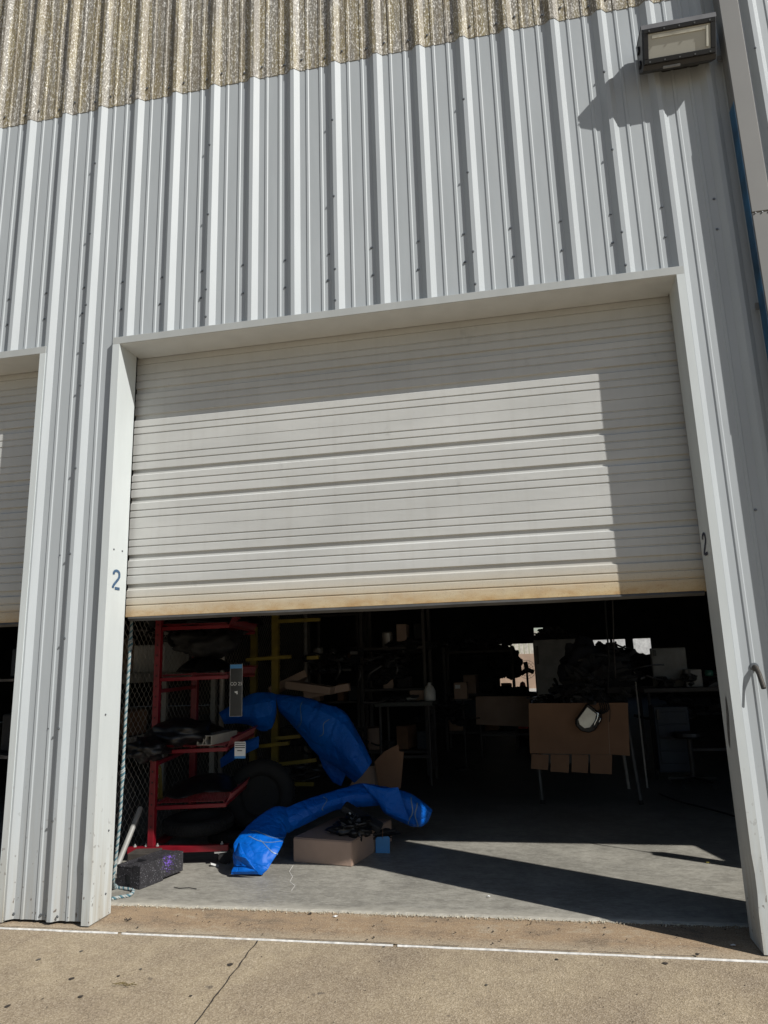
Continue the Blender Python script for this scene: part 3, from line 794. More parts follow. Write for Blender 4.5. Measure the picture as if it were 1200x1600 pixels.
for a, c in ((.70, -.01), (.71, DP), (.05, 0), (.05, DP)):
    p = K(a, c, 0); q = B(); q.lathe([(.0001, -.016), (.03, -.017), (.05, -.014), (.052, 0), (.05, .014), (.03, .017), (.0001, .016)], 20, Matrix.Translation(p+Vector((.035, .01, FL+.052))) @ Matrix.Rotation(.5, 4, 'Z') @ Matrix.Rotation(math.radians(90), 4, 'X'))
    w = q.make('caster', M_rubber, ct, smooth=False)
    q = B(); Mx = Matrix.Translation(p+Vector((0, 0, 0))) @ Matrix.Rotation(.5, 4, 'Z')
    q.box(-.045, .045, -.035, .035, .106, .111, Mx)
    for s in (-.021, .019): q.prism([(-.025, .105), (.03, .105), (.055, .06), (.04, .052), (.015, .066)], s, s+.002, Mx)
    q.make('fork', M_zinc, w, bevel=0)
for a in (.71, .05, UX-.04, UX+.045):
    q = B(); q.lathe([(.0001, 0), (.012, 0), (.012, .008), (.005, .009), (.005, .02), (.0001, .021)], 8, Matrix.Translation(K(a, 0, .158))); q.make('bolt', M_zinc, ct)
# things lying on the shelves: dark fairings, tyres
def shell(name, pts, th, m, label, cat, seed=0, up=Vector((0, 0, 1))):
    """curved plastic body panel: grid from a closed outline in plan (a,c) on cart axes"""
    pass
def fairing(c, rx, ry, h, rz, z, label, seed, m=None):
    b = B(); nu, nv = 44, 14; Mx = Matrix.Translation(Vector((c.x, c.y, z))) @ Matrix.Rotation(rz, 4, 'Z')
    top = []; 
    for s in (0, 1):
        for j in range(nv+1):
            r = j/nv
            for i in range(nu):
                t = 2*math.pi*i/nu
                lob = 1+.16*math.sin(2*t+seed)+.13*math.sin(3*t+seed*2)+.06*math.sin(5*t+seed*3)
                x = rx*r*lob*math.cos(t); y = ry*r*lob*math.sin(t)
                hz = h*(1-r**2.4)+.022*noise.noise(Vector((x*6, y*6, seed)))+.02*abs(math.sin(x*9+seed))*r
                b.v.append(tuple(Mx @ Vector((x, y, max(0, hz)+(0 if s == 0 else -.006)+.012))))
    W_ = nu*(nv+1)
    for s in (0, 1):
        for j in range(nv):
            for i in range(nu):
                a = s*W_+j*nu+i; e = s*W_+j*nu+(i+1) % nu; b.f.append((a, e, e+nu, a+nu))
    for i in range(nu):
        a = nv*nu+i; e = nv*nu+(i+1) % nu; b.f.append((a, e, e+W_, a+W_))
    return solo(b, 'fairing', m or M_black, label, 'motorcycle part', smooth=True)
fa = math.atan2(ex.y, ex.x)
cart_obj = []
fairing(K(.43, .55, 0), .22, .50, .10, fa, shelfz[0]+.036, 'glossy black fairing with vents lying on the lowest wire shelf of the red cart', 1)
fairing(K(.30, .62, 0), .36, .55, .12, fa, shelfz[1]+.036, 'large black curved fairing overhanging the second shelf of the red cart', 4.2)
fairing(K(.43, .58, 0), .23, .48, .12, fa, shelfz[2]+.036, 'black body panel on the third shelf of the red cart below the grey tag', 2.4)
fairing(K(.50, .6, 0), .40, .5, .2, fa, shelfz[3]+.036, 'black seat pan on the top shelf of the red cart', 5.5)
b = B(); blob(b, K(.44, .5, shelfz[2]+.30), (.24, .34, .13), 71, .4, 34, 20, False, 2.2)
solo(b, 'dark_bundle', M_blackm, 'bulky dark bundle heaped on the body panel of the third cart shelf', 'bundle', smooth=True)
b = B(); blob(b, K(.47, .35, shelfz[3]+.16), (.26, .3, .16), 77, .35, 34, 20, False, 2.2)
solo(b, 'dark_bundle', M_black, 'dark rounded bundle at the very top of the red cart', 'bundle', smooth=True)
# black nose piece hanging off the left side of the second shelf
b = B(); blob(b, P(232, 1170, 1.0), (.14, .16, .085), 8, .45, 26, 18, False, 2.2)
solo(b, 'mirror_housing', M_black, 'black nose piece sticking out left of the second cart shelf', 'motorcycle part', smooth=True)
b = B(); blob(b, P(280, 1145, 1.25), (.24, .24, .10), 5, .3, 30, 18, False, 2.4)
solo(b, 'cowling', M_black, 'lumpy black cowling on the second cart shelf behind the square tube', 'motorcycle part', smooth=True)
# aluminium square tube with internal web, end facing the doorway
c0 = P(319, 1157, 1.22); hw, hh = .062, .036
Mt = Matrix.Translation(c0) @ Matrix.Rotation(fa-.25, 4, 'Z')
tb = thing('square_tube', c0, 'short grey extruded tube with a waisted web lying on the second cart shelf', 'tube', rz=0)
b = B(); t_ = .005; Ln = .45
b.box(-hw, hw, 0, Ln, -hh, -hh+t_, Mt); b.box(-hw, hw, 0, Ln, hh-t_, hh, Mt); b.box(-hw, -hw+t_, 0, Ln, -hh+t_, hh-t_, Mt); b.box(hw-t_, hw, 0, Ln, -hh+t_, hh-t_, Mt)
b.make('shell', simple('grey_extrusion', (.38, .36, .31), .5), tb)
b = B()
for s in (-1, 1):
    b.prism([(s*.014, -hh+t_), (s*.020, -hh+t_), (s*.007, 0), (s*.020, hh-t_), (s*.014, hh-t_), (s*.001, 0)], .002, Ln, Mt)
b.make('web', simple('grey_extrusion2', (.36, .34, .30), .5), tb)
# tyres
def tyre(c, Rr, r, rot, label, width=1.0):
    t = thing('tyre', c, label, 'tyre'); Mx = Matrix.Translation(c) @ rot
    prof = []
    for k in range(16):
        a = 2*math.pi*k/16; cr, cz = math.cos(a), math.sin(a)
        prof.append((Rr+r*(1 if cr > 0 else .9)*math.copysign(abs(cr)**.8, cr), r*width*math.copysign(abs(cz)**.7, cz)))
    b = B(); b.lathe(prof, 56, Mx, closed=True); b.make('carcass', M_rubber, t, smooth=True)
    b = B()
    for k in range(64):
        a = 2*math.pi*k/64
        for s in (-1, 1):
            p0 = Vector(((Rr+r*1.005)*math.cos(a), (Rr+r*1.005)*math.sin(a), s*r*.12)); p1 = Vector(((Rr+r*.93)*math.cos(a+.05), (Rr+r*.93)*math.sin(a+.05), s*r*.65*width))
            b.bar(Mx @ p0, Mx @ p1, .012, .006)
    o = b.make('tread_block', M_rubber, t); o['kind'] = 'stuff'
    return t
tyre(K(.42, .42, .235), .225, .055, Matrix.Rotation(.04, 4, 'X'), 'black motorcycle tyre lying flat on the base of the red cart')
tyre(Vector((.12, 1.95, FL+.07)), .24, .06, Matrix.Identity(4), 'black tyre lying on the floor underneath the red cart')
tyre(P(408, 1243, 2.1), .225, .075, Matrix.Rotation(.25, 4, 'Z') @ Matrix.Rotation(math.radians(78), 4, 'X') , 'fat black tyre standing upright beside the red cart', 1.1)
wc = P(408, 1243, 2.1); b = B(); b.lathe([(.0001, -.02), (.17, -.03), (.17, .03), (.0001, .02)], 28, Matrix.Translation(wc) @ Matrix.Rotation(.25, 4, 'Z') @ Matrix.Rotation(math.radians(78), 4, 'X'))
rim = solo(b, 'wheel_disc', M_rubber, 'black wheel centre inside the fat upright tyre beside the red cart', 'wheel')
# grey sleeve with handwriting hanging from third shelf
c0 = P(369, 1078, 1.22)
sl_ = thing('hanging_sleeve', c0, 'long grey plastic sleeve with handwritten marks hanging from the third cart shelf', 'tag')
wS, hS = .052, .20
b = B(); b.box(c0.x-wS, c0.x+wS, c0.y, c0.y+.004, c0.z-hS, c0.z+hS); b.make('sleeve', simple('grey_sleeve', (.045, .045, .045), .25, 0, .2, 10), sl_)
b = B()
for x0, x1, z0, z1 in ((-wS, wS, -hS, -hS+.003), (-wS, -wS+.003, -hS+.003, hS), (wS-.003, wS, -hS+.003, hS)): b.box(c0.x+x0, c0.x+x1, c0.y-.002, c0.y-.0003, c0.z+z0, c0.z+z1)
b.make('sleeve_edge', simple('sleeve_edge', (.35, .35, .36), .4), sl_)
b = B(); b.box(c0.x-wS, c0.x+wS*.9, c0.y-.003, c0.y-.0004, c0.z+hS-.035, c0.z+hS-.005); b.make('header_strip', M_tagblue, sl_)
def text(s, loc, size, m, parent, rx=90, rz=0):
    cu = bpy.data.curves.new('lettering', 'FONT'); cu.body = s; cu.size = size; cu.align_x = 'CENTER'; cu.extrude = .0003
    o = bpy.data.objects.new('tmp', cu); C.objects.link(o); dg = bpy.context.evaluated_depsgraph_get()
    me = bpy.data.meshes.new_from_object(o.evaluated_get(dg)); bpy.data.objects.remove(o)
    me.materials.clear(); Mx = Matrix.Rotation(math.radians(rz), 4, 'Z') @ Matrix.Rotation(math.radians(rx), 4, 'X'); me.transform(Mx)
    ob = link('lettering', me, m, parent); ob.location = Vector(loc)-(chainloc(parent) if parent else Vector()); return ob
text('CO 25', (c0.x, c0.y-.0012, c0.z+.035), .036, M_paper, sl_)
b = B(); b.prism([(c0.x-.014, c0.z-.012), (c0.x+.012, c0.z-.008), (c0.x+.013, c0.z-.032), (c0.x+.004, c0.z-.034), (c0.x+.003, c0.z-.022), (c0.x-.008, c0.z-.024)], c0.y-.0015, c0.y-.0004); b.make('mark', M_paper, sl_)
# white tag under second shelf
c0 = P(375, 1172, 1.30)
tg = thing('paper_tag', c0, 'white printed tag with black bars and a blue foot hanging under the second cart shelf', 'tag')
wS, hS = .045, .062
b = B(); b.box(c0.x-wS, c0.x+wS, c0.y, c0.y+.002, c0.z-hS, c0.z+hS); b.make('card', M_paper, tg)
b = B()
for k in range(3): b.box(c0.x-wS*.9, c0.x+wS*.9, c0.y-.001, c0.y-.0002, c0.z+hS*(.78-.26*k), c0.z+hS*(.88-.26*k))
b.box(c0.x-wS*.5, c0.x+wS*.4, c0.y-.001, c0.y-.0002, c0.z-hS*.12, c0.z-hS*.02)
b.make('printed_bars', M_ink, tg)
b = B(); b.box(c0.x-wS, c0.x+wS, c0.y-.001, c0.y-.0002, c0.z-hS, c0.z-hS*.72); b.make('blue_strip', M_tagblue, tg)
# white label under the caster
q = F(338, 1353); b = B(); Mx = Matrix.Translation(q) @ Matrix.Rotation(.5, 4, 'Z') @ Matrix.Rotation(.35, 4, 'Y'); b.box(-.045, .03, -.02, .025, .002, .006, Mx)
solo(b, 'paper_label', M_paper, 'small white label lying on the floor by the cart caster', 'label')
# yellow floor sign behind mesh
q = P(243, 1230, 1.9)
b = B(); b.prism([(q.x-.07, q.z-.10), (q.x+.07, q.z-.10), (q.x+.045, q.z+.16), (q.x+.02, q.z+.2), (q.x-.02, q.z+.2), (q.x-.045, q.z+.16)], q.y, q.y+.02)
solo(b, 'bottle', M_yel, 'small yellow wet floor sign standing behind the red upright', 'bottle', bevel=.008)
# twig on floor
b = B(); b.tube([F(272, 1386, .026), F(280, 1388, .026), F(295, 1387, .03), F(307, 1389, .026)], .0028, 6)
solo(b, 'cable_offcut', M_ink, 'short thin black cable offcut on the sunlit concrete floor', 'cable')

# ------------------------------------------------------------------ blue vinyl rolls
def loft(b, st, seed, nlen=14, facets=7, amp=.10, close=(True, True)):
    """vinyl bundle through stations (T, B, half depth): T and B are the upper and lower edge of the bundle"""
    n = 42; rings = []
    rnd = random.Random(seed)
    angs = sorted(2*math.pi*(k+rnd.uniform(-.28, .28))/facets for k in range(facets))
    def rr(k, i): return 1+amp*1.6*noise.noise(Vector((k*1.7+seed, i*.55, 2)))
    def cr(p0, p1, p2, p3, t): return .5*((2*p1)+(-p0+p2)*t+(2*p0-5*p1+4*p2-p3)*t*t+(-p0+3*p1-3*p2+p3)*t**3)
    m = len(st)
    for i in range(m-1):
        for q in range(nlen+(i == m-2)):
            t = q/nlen; ii = i+t
            def g_(k):
                a = [st[min(max(i+o, 0), m-1)][k] for o in (-1, 0, 1, 2)]
                return cr(a[0], a[1], a[2], a[3], t) if k < 2 else a[1]+(a[2]-a[1])*t
            T, Bm, dh = g_(0), g_(1), g_(2)
            mid = (T+Bm)/2; up = (T-Bm)/2; dep = Vector((mid.x-CP.x, mid.y-CP.y, 0)).normalized()*dh
            poly = [(math.cos(a)*rr(k, ii), math.sin(a)*rr(k, ii)) for k, a in enumerate(angs)]
            ring = []
            for j in range(n):
                th = 2*math.pi*j/n; best = None
                # intersection of the ray with the faceted outline, softened towards a circle
                for k in range(facets):
                    (x0, y0), (x1, y1) = poly[k], poly[(k+1) % facets]
                    dx, dy = math.cos(th), math.sin(th); den = dx*(y1-y0)-dy*(x1-x0)
                    if abs(den) < 1e-9: continue
                    rad_ = (x0*(y1-y0)-y0*(x1-x0))/den; u_ = (x0*dy-y0*dx)/den
                    if rad_ > 0 and -1e-6 <= u_ <= 1+1e-6: best = rad_; break
                best = best or 1
                best = .72*best+.28
                w = 1+.03*noise.noise(Vector((ii*1.6+seed, math.cos(th)*1.5, math.sin(th)*1.5)))-.05*max(0, 1-6*abs(noise.noise(Vector((ii*.9+math.cos(th)*.8, math.sin(th)*1.4, seed+9)))))
                p = mid+up*(math.sin(th)*best*w*1.08)+dep*(math.cos(th)*best*w)
                p.z = max(p.z, FL+.004); ring.append(p)
            rings.append(ring)
    k0 = len(b.v)
    for rg in rings: b.v += [tuple(p) for p in rg]
    for i in range(len(rings)-1):
        for j in range(n): a = k0+i*n+j; e = k0+i*n+(j+1) % n; b.f.append((a, e, e+n, a+n))
    for end in (0, 1):
        base = k0 if end == 0 else k0+(len(rings)-1)*n; rg = rings[0] if end == 0 else rings[-1]; nx_ = rings[3] if end == 0 else rings[-4]
        cen = sum(rg, Vector())/n; inn = (sum(nx_, Vector())/n-cen)
        prev = [base+j for j in range(n)]
        for f_, dpt in ((.90, .0), (.82, .5), (.72, 1.6)):
            cur = []
            for p in rg: b.v.append(tuple(cen+(p-cen)*f_+inn*dpt)); cur.append(len(b.v)-1)
            for j in range(n): b.f.append((prev[j], prev[(j+1) % n], cur[(j+1) % n], cur[j]))
            prev = cur
        b.f.append(tuple(prev))
    return rings
def ruled(b, A, Bc, bulge=.02, n=16, th=.003):
    A = [P(*a) for a in A]; Bc = [P(*a) for a in Bc]
    def pl(c, t): x = t*(len(c)-1); i = min(int(x), len(c)-2); return c[i].lerp(c[i+1], x-i)
    k0 = len(b.v)
    for s_ in (0, 1):
        for i in range(n+1):
            for j in range(n+1):
                u_, w_ = i/n, j/n; p = pl(A, u_).lerp(pl(Bc, u_), w_); d = (CP-p).normalized()
                p = p+d*(bulge*math.sin(math.pi*w_)**.7*math.sin(math.pi*min(1, max(0, u_)))**.5+.008*noise.noise(Vector((u_*3, w_*2, len(b.v)*0+bulge*50)))-s_*th)
                p.z = max(p.z, FL+.003); b.v.append(tuple(p))
    m = n+1
    for s_ in (0, 1):
        for i in range(n):
            for j in range(n): a = k0+s_*m*m+i*m+j; b.f.append((a, a+1, a+m+1, a+m))
def creased(name, b, m, parent, deg=24):
    o = b.make(name, m, parent, smooth=True); o.data.set_sharp_from_angle(angle=math.radians(deg)); return o
def tape(rings, parent, i0, j0, i1, j1, w=.005, m=None):
    b = B(); n = len(rings[0]); K_ = 14
    for q in range(K_+1):
        f = q/K_; i = i0+(i1-i0)*f+1.2*math.sin(f*7+i0); j = j0+(j1-j0)*f
        ia = min(max(int(i), 0), len(rings)-2); fa = i-ia; ja = int(j) % n; fj = j-int(j)
        def at_(ii): return rings[ii][ja].lerp(rings[ii][(ja+1) % n], fj)
        p = at_(ia).lerp(at_(ia+1), fa); c = sum(rings[ia], Vector())/n; out = (p-c).normalized(); d = (at_(ia+1)-at_(ia)).normalized()
        b.v += [tuple(p+out*.005-d*w), tuple(p+out*.005+d*w)]
    for q in range(K_): b.f.append((2*q, 2*q+1, 2*q+3, 2*q+2))
    b.make('tape', m or M_tape, parent, smooth=True)
def S_(u0, v0, u1, v1, y, d, y2=None): return (P(u0, v0, y), P(u1, v1, y2 or y), d)
lo = thing('blue_roll', F(385, 1364), 'bright blue folded vinyl roll arching over the cardboard box, one end sunlit', 'tarpaulin')
b = B(); rg1 = loft(b, [S_(365, 1352, 408, 1366, .99, .035), S_(366, 1333, 424, 1350, 1.03, .07), S_(374, 1311, 438, 1326, 1.13, .10), S_(394, 1287, 445, 1306, 1.28, .11), S_(428, 1262, 452, 1298, 1.42, .11), S_(450, 1262, 458, 1298, 1.52, .08)], 3, amp=.12)
creased('vinyl_sheet', b, M_tarp, lo)
b = B(); rg2 = loft(b, [S_(446, 1265, 450, 1300, 1.48, .07), S_(478, 1250, 486, 1282, 1.62, .09), S_(520, 1237, 526, 1264, 1.78, .09), S_(560, 1226, 566, 1259, 1.9, .10), S_(590, 1228, 594, 1258, 1.97, .09), S_(602, 1234, 604, 1256, 2.0, .06)], 8, amp=.09)
creased('vinyl_sheet', b, M_tarp, lo)
b = B(); rg3 = loft(b, [S_(578, 1226, 596, 1262, 1.93, .10), S_(606, 1228, 602, 1272, 1.96, .13), S_(630, 1234, 628, 1284, 2.0, .14), S_(655, 1247, 654, 1291, 2.04, .12), S_(676, 1264, 668, 1284, 2.08, .06)], 15, amp=.16)
creased('vinyl_sheet', b, M_tarp, lo)
b = B(); ruled(b, [(373, 1316, 1.02), (365, 1336, .97), (369, 1343, .95)], [(374, 1317, 1.0), (386, 1341, .90), (404, 1365, .93)], .035)
creased('folded_corner', b, M_tarp, lo)
b = B(); ruled(b, [(366, 1353, .95), (362, 1360, .93), (361, 1366, .93)], [(392, 1354, .93), (398, 1360, .92), (404, 1366, .93)], .008)
creased('folded_corner', b, M_tarp, lo)
b = B(); ruled(b, [(566, 1224, 1.83), (600, 1232, 1.82), (622, 1230, 1.85)], [(592, 1256, 1.82), (604, 1270, 1.8), (640, 1284, 1.84)], .02)
creased('folded_layer', b, M_tarp, lo)
for a_ in ((33, 16, 36, 28), (38, 15, 42, 29), (33, 20, 20, 32)): tape(rg1, lo, *a_, w=.0035)
tape(rg2, lo, 24, 14, 22, 24, .004); tape(rg2, lo, 56, 16, 58, 27, .004)
tape(rg3, lo, 36, 15, 34, 27, .006); tape(rg3, lo, 39, 16, 40, 27, .006)
up_ = thing('blue_tarp', P(545, 1222, 2.5), 'large folded blue vinyl sheet draped over the yellow rack in the shade behind', 'tarpaulin')
b = B(); ra = loft(b, [S_(342, 1113, 350, 1130, 2.6, .06), S_(370, 1096, 384, 1130, 2.6, .12), S_(395, 1085, 405, 1138, 2.6, .16), S_(418, 1082, 424, 1134, 2.6, .14), S_(431, 1084, 432, 1114, 2.62, .08)], 21, amp=.14)
creased('vinyl_sheet', b, M_tarp, up_)
b = B(); rb_ = loft(b, [S_(430, 1084, 436, 1112, 2.66, .08), S_(470, 1087, 460, 1138, 2.62, .17), S_(505, 1097, 482, 1160, 2.6, .20), S_(540, 1112, 508, 1184, 2.58, .22), S_(562, 1146, 536, 1202, 2.56, .21), S_(582, 1188, 556, 1220, 2.55, .15)], 27, amp=.16)
creased('vinyl_sheet', b, M_tarp, up_)
b = B(); ruled(b, [(492, 1166, 2.7), (520, 1186, 2.7), (545, 1199, 2.65)], [(505, 1200, 2.7), (520, 1222, 2.7), (533, 1228, 2.68)], .02)
creased('hanging_layer', b, M_tarp, up_)
b = B(); ruled(b, [(344, 1186, 2.5), (372, 1162, 2.5), (405, 1150, 2.5)], [(345, 1200, 2.5), (375, 1182, 2.5), (404, 1168, 2.5)], .02)
creased('hanging_layer', b, M_tarp, up_)
tape(rb_, up_, 16, 16, 17, 28, .004); tape(rb_, up_, 34, 18, 33, 24, .004)

# ------------------------------------------------------------------ cardboard box and its clutter
bx = thing('cardboard_box', F(500, 1352), 'plain brown cardboard box on the floor under the blue roll', 'box')
a = math.atan2(1.263-1.36, 1.229-.749); Mx = Matrix.Translation((.749, 1.36, FL)) @ Matrix.Rotation(a, 4, 'Z')
hB = P(458, 1309, 1.36).z-FL; wB = .49; dB = .78
b = B(); b.box(0, wB, 0, dB, 0, hB, Mx); b.make('carton', M_card, bx, bevel=.006, seg=2)
b = B(); b.box(0.002, wB-.002, .01, dB/2-.002, hB, hB+.003, Mx); b.make('flap', M_card, bx)
b = B(); b.box(0.002, wB-.002, dB/2+.002, dB-.01, hB, hB+.003, Mx); b.make('flap', M_card, bx)
b = B(); blob(b, Mx @ Vector((.40, .22, hB+.05)), (.13, .10, .07), 11, .8, 36, 22, False, 2.6)
bag = solo(b, 'black_bag', M_black, 'crumpled glossy black plastic bag on the corner of the cardboard box', 'bag', smooth=True)
b = B(); c0 = Mx @ Vector((.42, .35, hB+.10)); Mz = Matrix.Translation(c0) @ Matrix.Rotation(.5, 4, 'Y') @ Matrix.Rotation(.3, 4, 'X'); b.box(-.17, .17, -.05, .05, -.025, .025, Mz)
bl = solo(b, 'parts_case', M_blackm, 'flat black case lying across the cardboard box under the roll', 'case', bevel=.01)
b = B(); b.box(-.10, -.02, -.056, -.0505, -.015, .012, Mz); solo(b, 'case_label', M_paper, 'small white sticker on the flat black case', 'label')
c0 = P(598, 1321, 1.66)
tt = thing('blue_tag', c0, 'light blue card tag tied by string beside the cardboard box', 'tag')
b = B(); b.prism([(c0.x-.058, c0.z-.065), (c0.x+.054, c0.z-.055), (c0.x+.058, c0.z+.055), (c0.x+.045, c0.z+.067), (c0.x-.042, c0.z+.06), (c0.x-.056, c0.z+.047)], c0.y, c0.y+.003); b.make('card', M_tagblue, tt)
b = B(); b.tube([(c0.x, c0.y-.001, c0.z+.05), (c0.x+.002, c0.y+.01, c0.z+.12)], .002, 5); b.make('string', M_card2, tt)
b = B(); blob(b, P(585, 1303, 1.75), (.15, .08, .03), 21, .9, 30, 16, False, 3); b.tube([P(560, 1310, 1.6), P(600, 1300, 1.7), P(618, 1297, 1.7)], .012, 6)
solo(b, 'black_strap', M_blackm, 'black webbing strap trailing off the box towards the blue tag', 'strap', smooth=False)
# torn cardboard standing behind
def sheet(name, uv, y, m, label, cat, th=.006, dy=0, parent=None, **k):
    pts = [P(u, v, y) for u, v in uv]; b = B(); b.prism([(p.x, p.z) for p in pts], y, y+th)
    if parent: return b.make(name, m, parent)
    return solo(b, name, m, label, cat, **k)
sheet('cardboard_scrap', [(592, 1232), (585, 1190), (601, 1174), (622, 1163), (624, 1174), (631, 1175), (626, 1232)], 2.9, M_card2, 'torn piece of brown cardboard standing behind the blue roll', 'cardboard')
sheet('cardboard_scrap', [(545, 1232), (560, 1200), (588, 1196), (592, 1232)], 2.95, M_card, 'low flap of cardboard between the two blue rolls', 'cardboard')

# ------------------------------------------------------------------ yellow cantilever rack
yr = thing('cantilever_rack', P(430, 1210, 3.0), 'yellow cantilever pipe rack standing behind the red cart', 'rack')
def ybar(name, a, c, w=.045, h=.045): q = B(); q.bar(a, c, w, h); q.make(name, M_yel, yr, bevel=.002)
p = P(430, 1250, 3.0); ybar('upright', (p.x, 3.0, FL), (p.x, 3.0, 2.3), .07, .06)
p2 = P(395, 1250, 3.6); ybar('upright', (p2.x, 3.6, FL), (p2.x, 3.6, 2.3), .07, .06)
for (u0, v0, u1, v1, y) in ((435, 971, 500, 968, 2.7), (385, 1031, 455, 1026, 2.7), (480, 1028, 498, 1027, 2.7), (437, 1194, 495, 1187, 2.7), (448, 1225, 490, 1225, 2.7), (405, 1166, 452, 1161, 2.7), (430, 1154, 470, 1150, 2.8)):
    ybar('arm', P(u0, v0, y), P(u1, v1, y), .04, .035)
for i, (u, v, w) in enumerate(((480, 1075, .5), (510, 1080, .5), (450, 1065, .45))):
    q = P(u, v, 3.3+.2*i); b = B(); b.box(-w/2, w/2, 0, .3, -.04, .04, Matrix.Translation(q) @ Matrix.Rotation(.15-.3*i, 4, 'Y') @ Matrix.Rotation(.2*i, 4, 'Z'))
    solo(b, 'carton', M_card, ('flat carton tilted on the yellow rack above the draped blue sheet', 'flat carton lying behind the tilted one above the blue sheet', 'flat carton nearest the yellow upright')[i], 'box', bevel=.004)

# ------------------------------------------------------------------ racks, benches and clutter deeper in
def rack(x0, x1, y0, y1, zt, levels, label, m=M_steel):
    t = thing('storage_rack', ((x0+x1)/2, (y0+y1)/2, FL), label, 'shelving')
    for x in (x0, x1-.04):
        for y in (y0, y1-.04): q = B(); q.box(x, x+.04, y, y+.04, FL, zt); q.make('post', m, t)
    for z in levels: q = B(); q.box(x0+.04, x1-.04, y0, y1, z, z+.03); q.make('shelf', m, t)
    return t
r1x0, r1x1 = P(562, 1000, 5.5).x, P(664, 1000, 5.5).x
rack(r1x0, r1x1, 5.5, 6.1, 2.35, (.3, 1.1, 1.65, 2.25), 'tall dark storage rack in the middle of the workshop behind the bench')
rack(P(480, 1000, 6.5).x, P(560, 1000, 6.5).x, 6.5, 7.1, 2.3, (.3, .9, 1.5, 2.2), 'dark storage rack left of centre behind the blue sheet')
rack(P(690, 1000, 8).x, P(800, 1000, 8).x, 8, 8.6, 1.7, (.3, .9, 1.6), 'low dark rack in front of the far bright doorway')
rnd = random.Random(5); kinds = (('carton', M_card, 'brown carton', 'box'), ('plastic_bin', M_toolblue, 'dark blue bin', 'bin'), ('parts_case', M_blackm, 'black case', 'case'), ('steel_can', M_galv, 'dull metal can', 'can'), ('carton', M_card2, 'tan carton', 'box'))
rows = (('tall middle rack', 562, 664, 5.55, (.33, 1.13, 1.68)), ('rack behind blue sheet', 480, 560, 6.55, (.93, 1.53)), ('low rack by far doorway', 690, 800, 8.05, (.33, .93)))
ends = ('at the left end', 'left of the middle', 'in the middle', 'at the right end')
lev = ('bottom shelf', 'middle shelf', 'upper shelf')
for nm, ua, ub, y, zs_ in rows:
    for li, z in enumerate(zs_):
        for k in range(4):
            if rnd.random() < .15: continue
            x0 = P(ua, 1000, y).x; x1 = P(ub, 1000, y).x; cx = x0+(x1-x0)*(k+.5)/4; w = (x1-x0)/4*rnd.uniform(.25, .42); h = rnd.uniform(.12, .32)
            kd = kinds[(li*3+k*2+int(y*10)) % 5]; b = B(); Mr = Matrix.Translation((cx, y+.25, z)) @ Matrix.Rotation(rnd.uniform(-.3, .3), 4, 'Z')
            if kd[0] == 'steel_can': b.lathe([(.0001, 0), (.075, 0), (.078, .01), (.078, .2), (.06, .22), (.0001, .225)], 16, Mr)
            else: b.box(-w, w, -.16, .16, 0, h, Mr)
            solo(b, kd[0], kd[1], '%s %s, %s, %s' % (kd[2], ends[k], lev[li], nm), kd[3], bevel=.004)
def bench(u0, u1, v, y, yd, label, m=M_grey, leg=M_galv, hh=None):
    a = P(u0, v, y); c = P(u1, v, y); z = a.z
    t = thing('workbench', ((a.x+c.x)/2, y+yd/2, FL), label, 'workbench')
    q = B(); q.box(a.x, c.x, y, y+yd, z-.05, z); q.make('top', m, t, bevel=.003)
    for x in (a.x+.06, c.x-.06):
        for yy in (y+.04, y+yd-.04): q = B(); q.tube([(x, yy, z-.05), (x, yy, FL)], .018, 8); q.make('leg', leg, t)
    q = B(); q.bar((a.x+.07, y+.04, .35), (c.x-.07, y+.04, .35), .03, .03); q.make('stretcher', leg, t)
    return t, z
dg = simple('dark_bench_top', (.05, .055, .05), .6)
t, bz = bench(585, 676, 1098, 4.7, .6, 'small dark workbench with thin legs in the middle of the workshop', dg, M_steel)
# white jug, coil and carton on it
q = P(674, 1098, 4.85); b = B(); b.lathe([(.0001, 0), (.07, 0), (.075, .02), (.075, .12), (.05, .17), (.025, .19), (.025, .22), (.0001, .22)], 16, Matrix.Translation((q.x-.03, 4.95, bz))); solo(b, 'jug', M_white, 'white plastic jug standing at the right end of the dark workbench', 'jug', smooth=True)
b = B(); b.lathe([(.11, -.02), (.13, 0), (.11, .02), (.09, 0)], 24, Matrix.Translation((q.x-.32, 4.95, bz+.03)), closed=True); solo(b, 'cable_coil', M_pvc, 'coil of grey cable lying on the dark workbench', 'cable', smooth=True)
b = B(); b.box(q.x-.30, q.x-.12, 5.05, 5.2, bz, bz+.12); solo(b, 'carton', M_card, 'small reddish carton at the back of the dark workbench', 'box')
# front table hidden behind hanging cardboard
tA, tB = P(836, 1100, 3.65), P(984, 1100, 3.65)
zT = P(905, 1099, 3.62).z
ft = thing('work_table', ((tA.x+tB.x)/2, 4.0, FL), 'folding work table with splayed legs and cardboard hung over its front', 'table')
b = B(); b.box(tA.x-.02, tB.x-.02, 3.60, 4.5, zT-.03, zT); b.make('top', M_steel, ft)
lg = [((P(838, 1190, 3.62)), F(848, 1256)), (P(984, 1180, 3.62), F(1002, 1257))]
for p0, p1 in lg:
    b = B(); b.tube([(p0.x, 3.66, zT-.03), (p1.x, p1.y, FL)], .017, 10); b.make('leg', simple('leg_steel', (.10, .10, .10), .5, .4), ft)
    b = B(); b.tube([(p0.x, 4.42, zT-.03), (p1.x, 4.55, FL)], .017, 10); b.make('leg', M_galv, ft)
    b = B(); b.lathe([(.0001, 0), (.024, 0), (.022, .04), (.0001, .04)], 10, Matrix.Translation((p1.x, p1.y, FL))); b.make('foot_cap', M_rubber, ft)
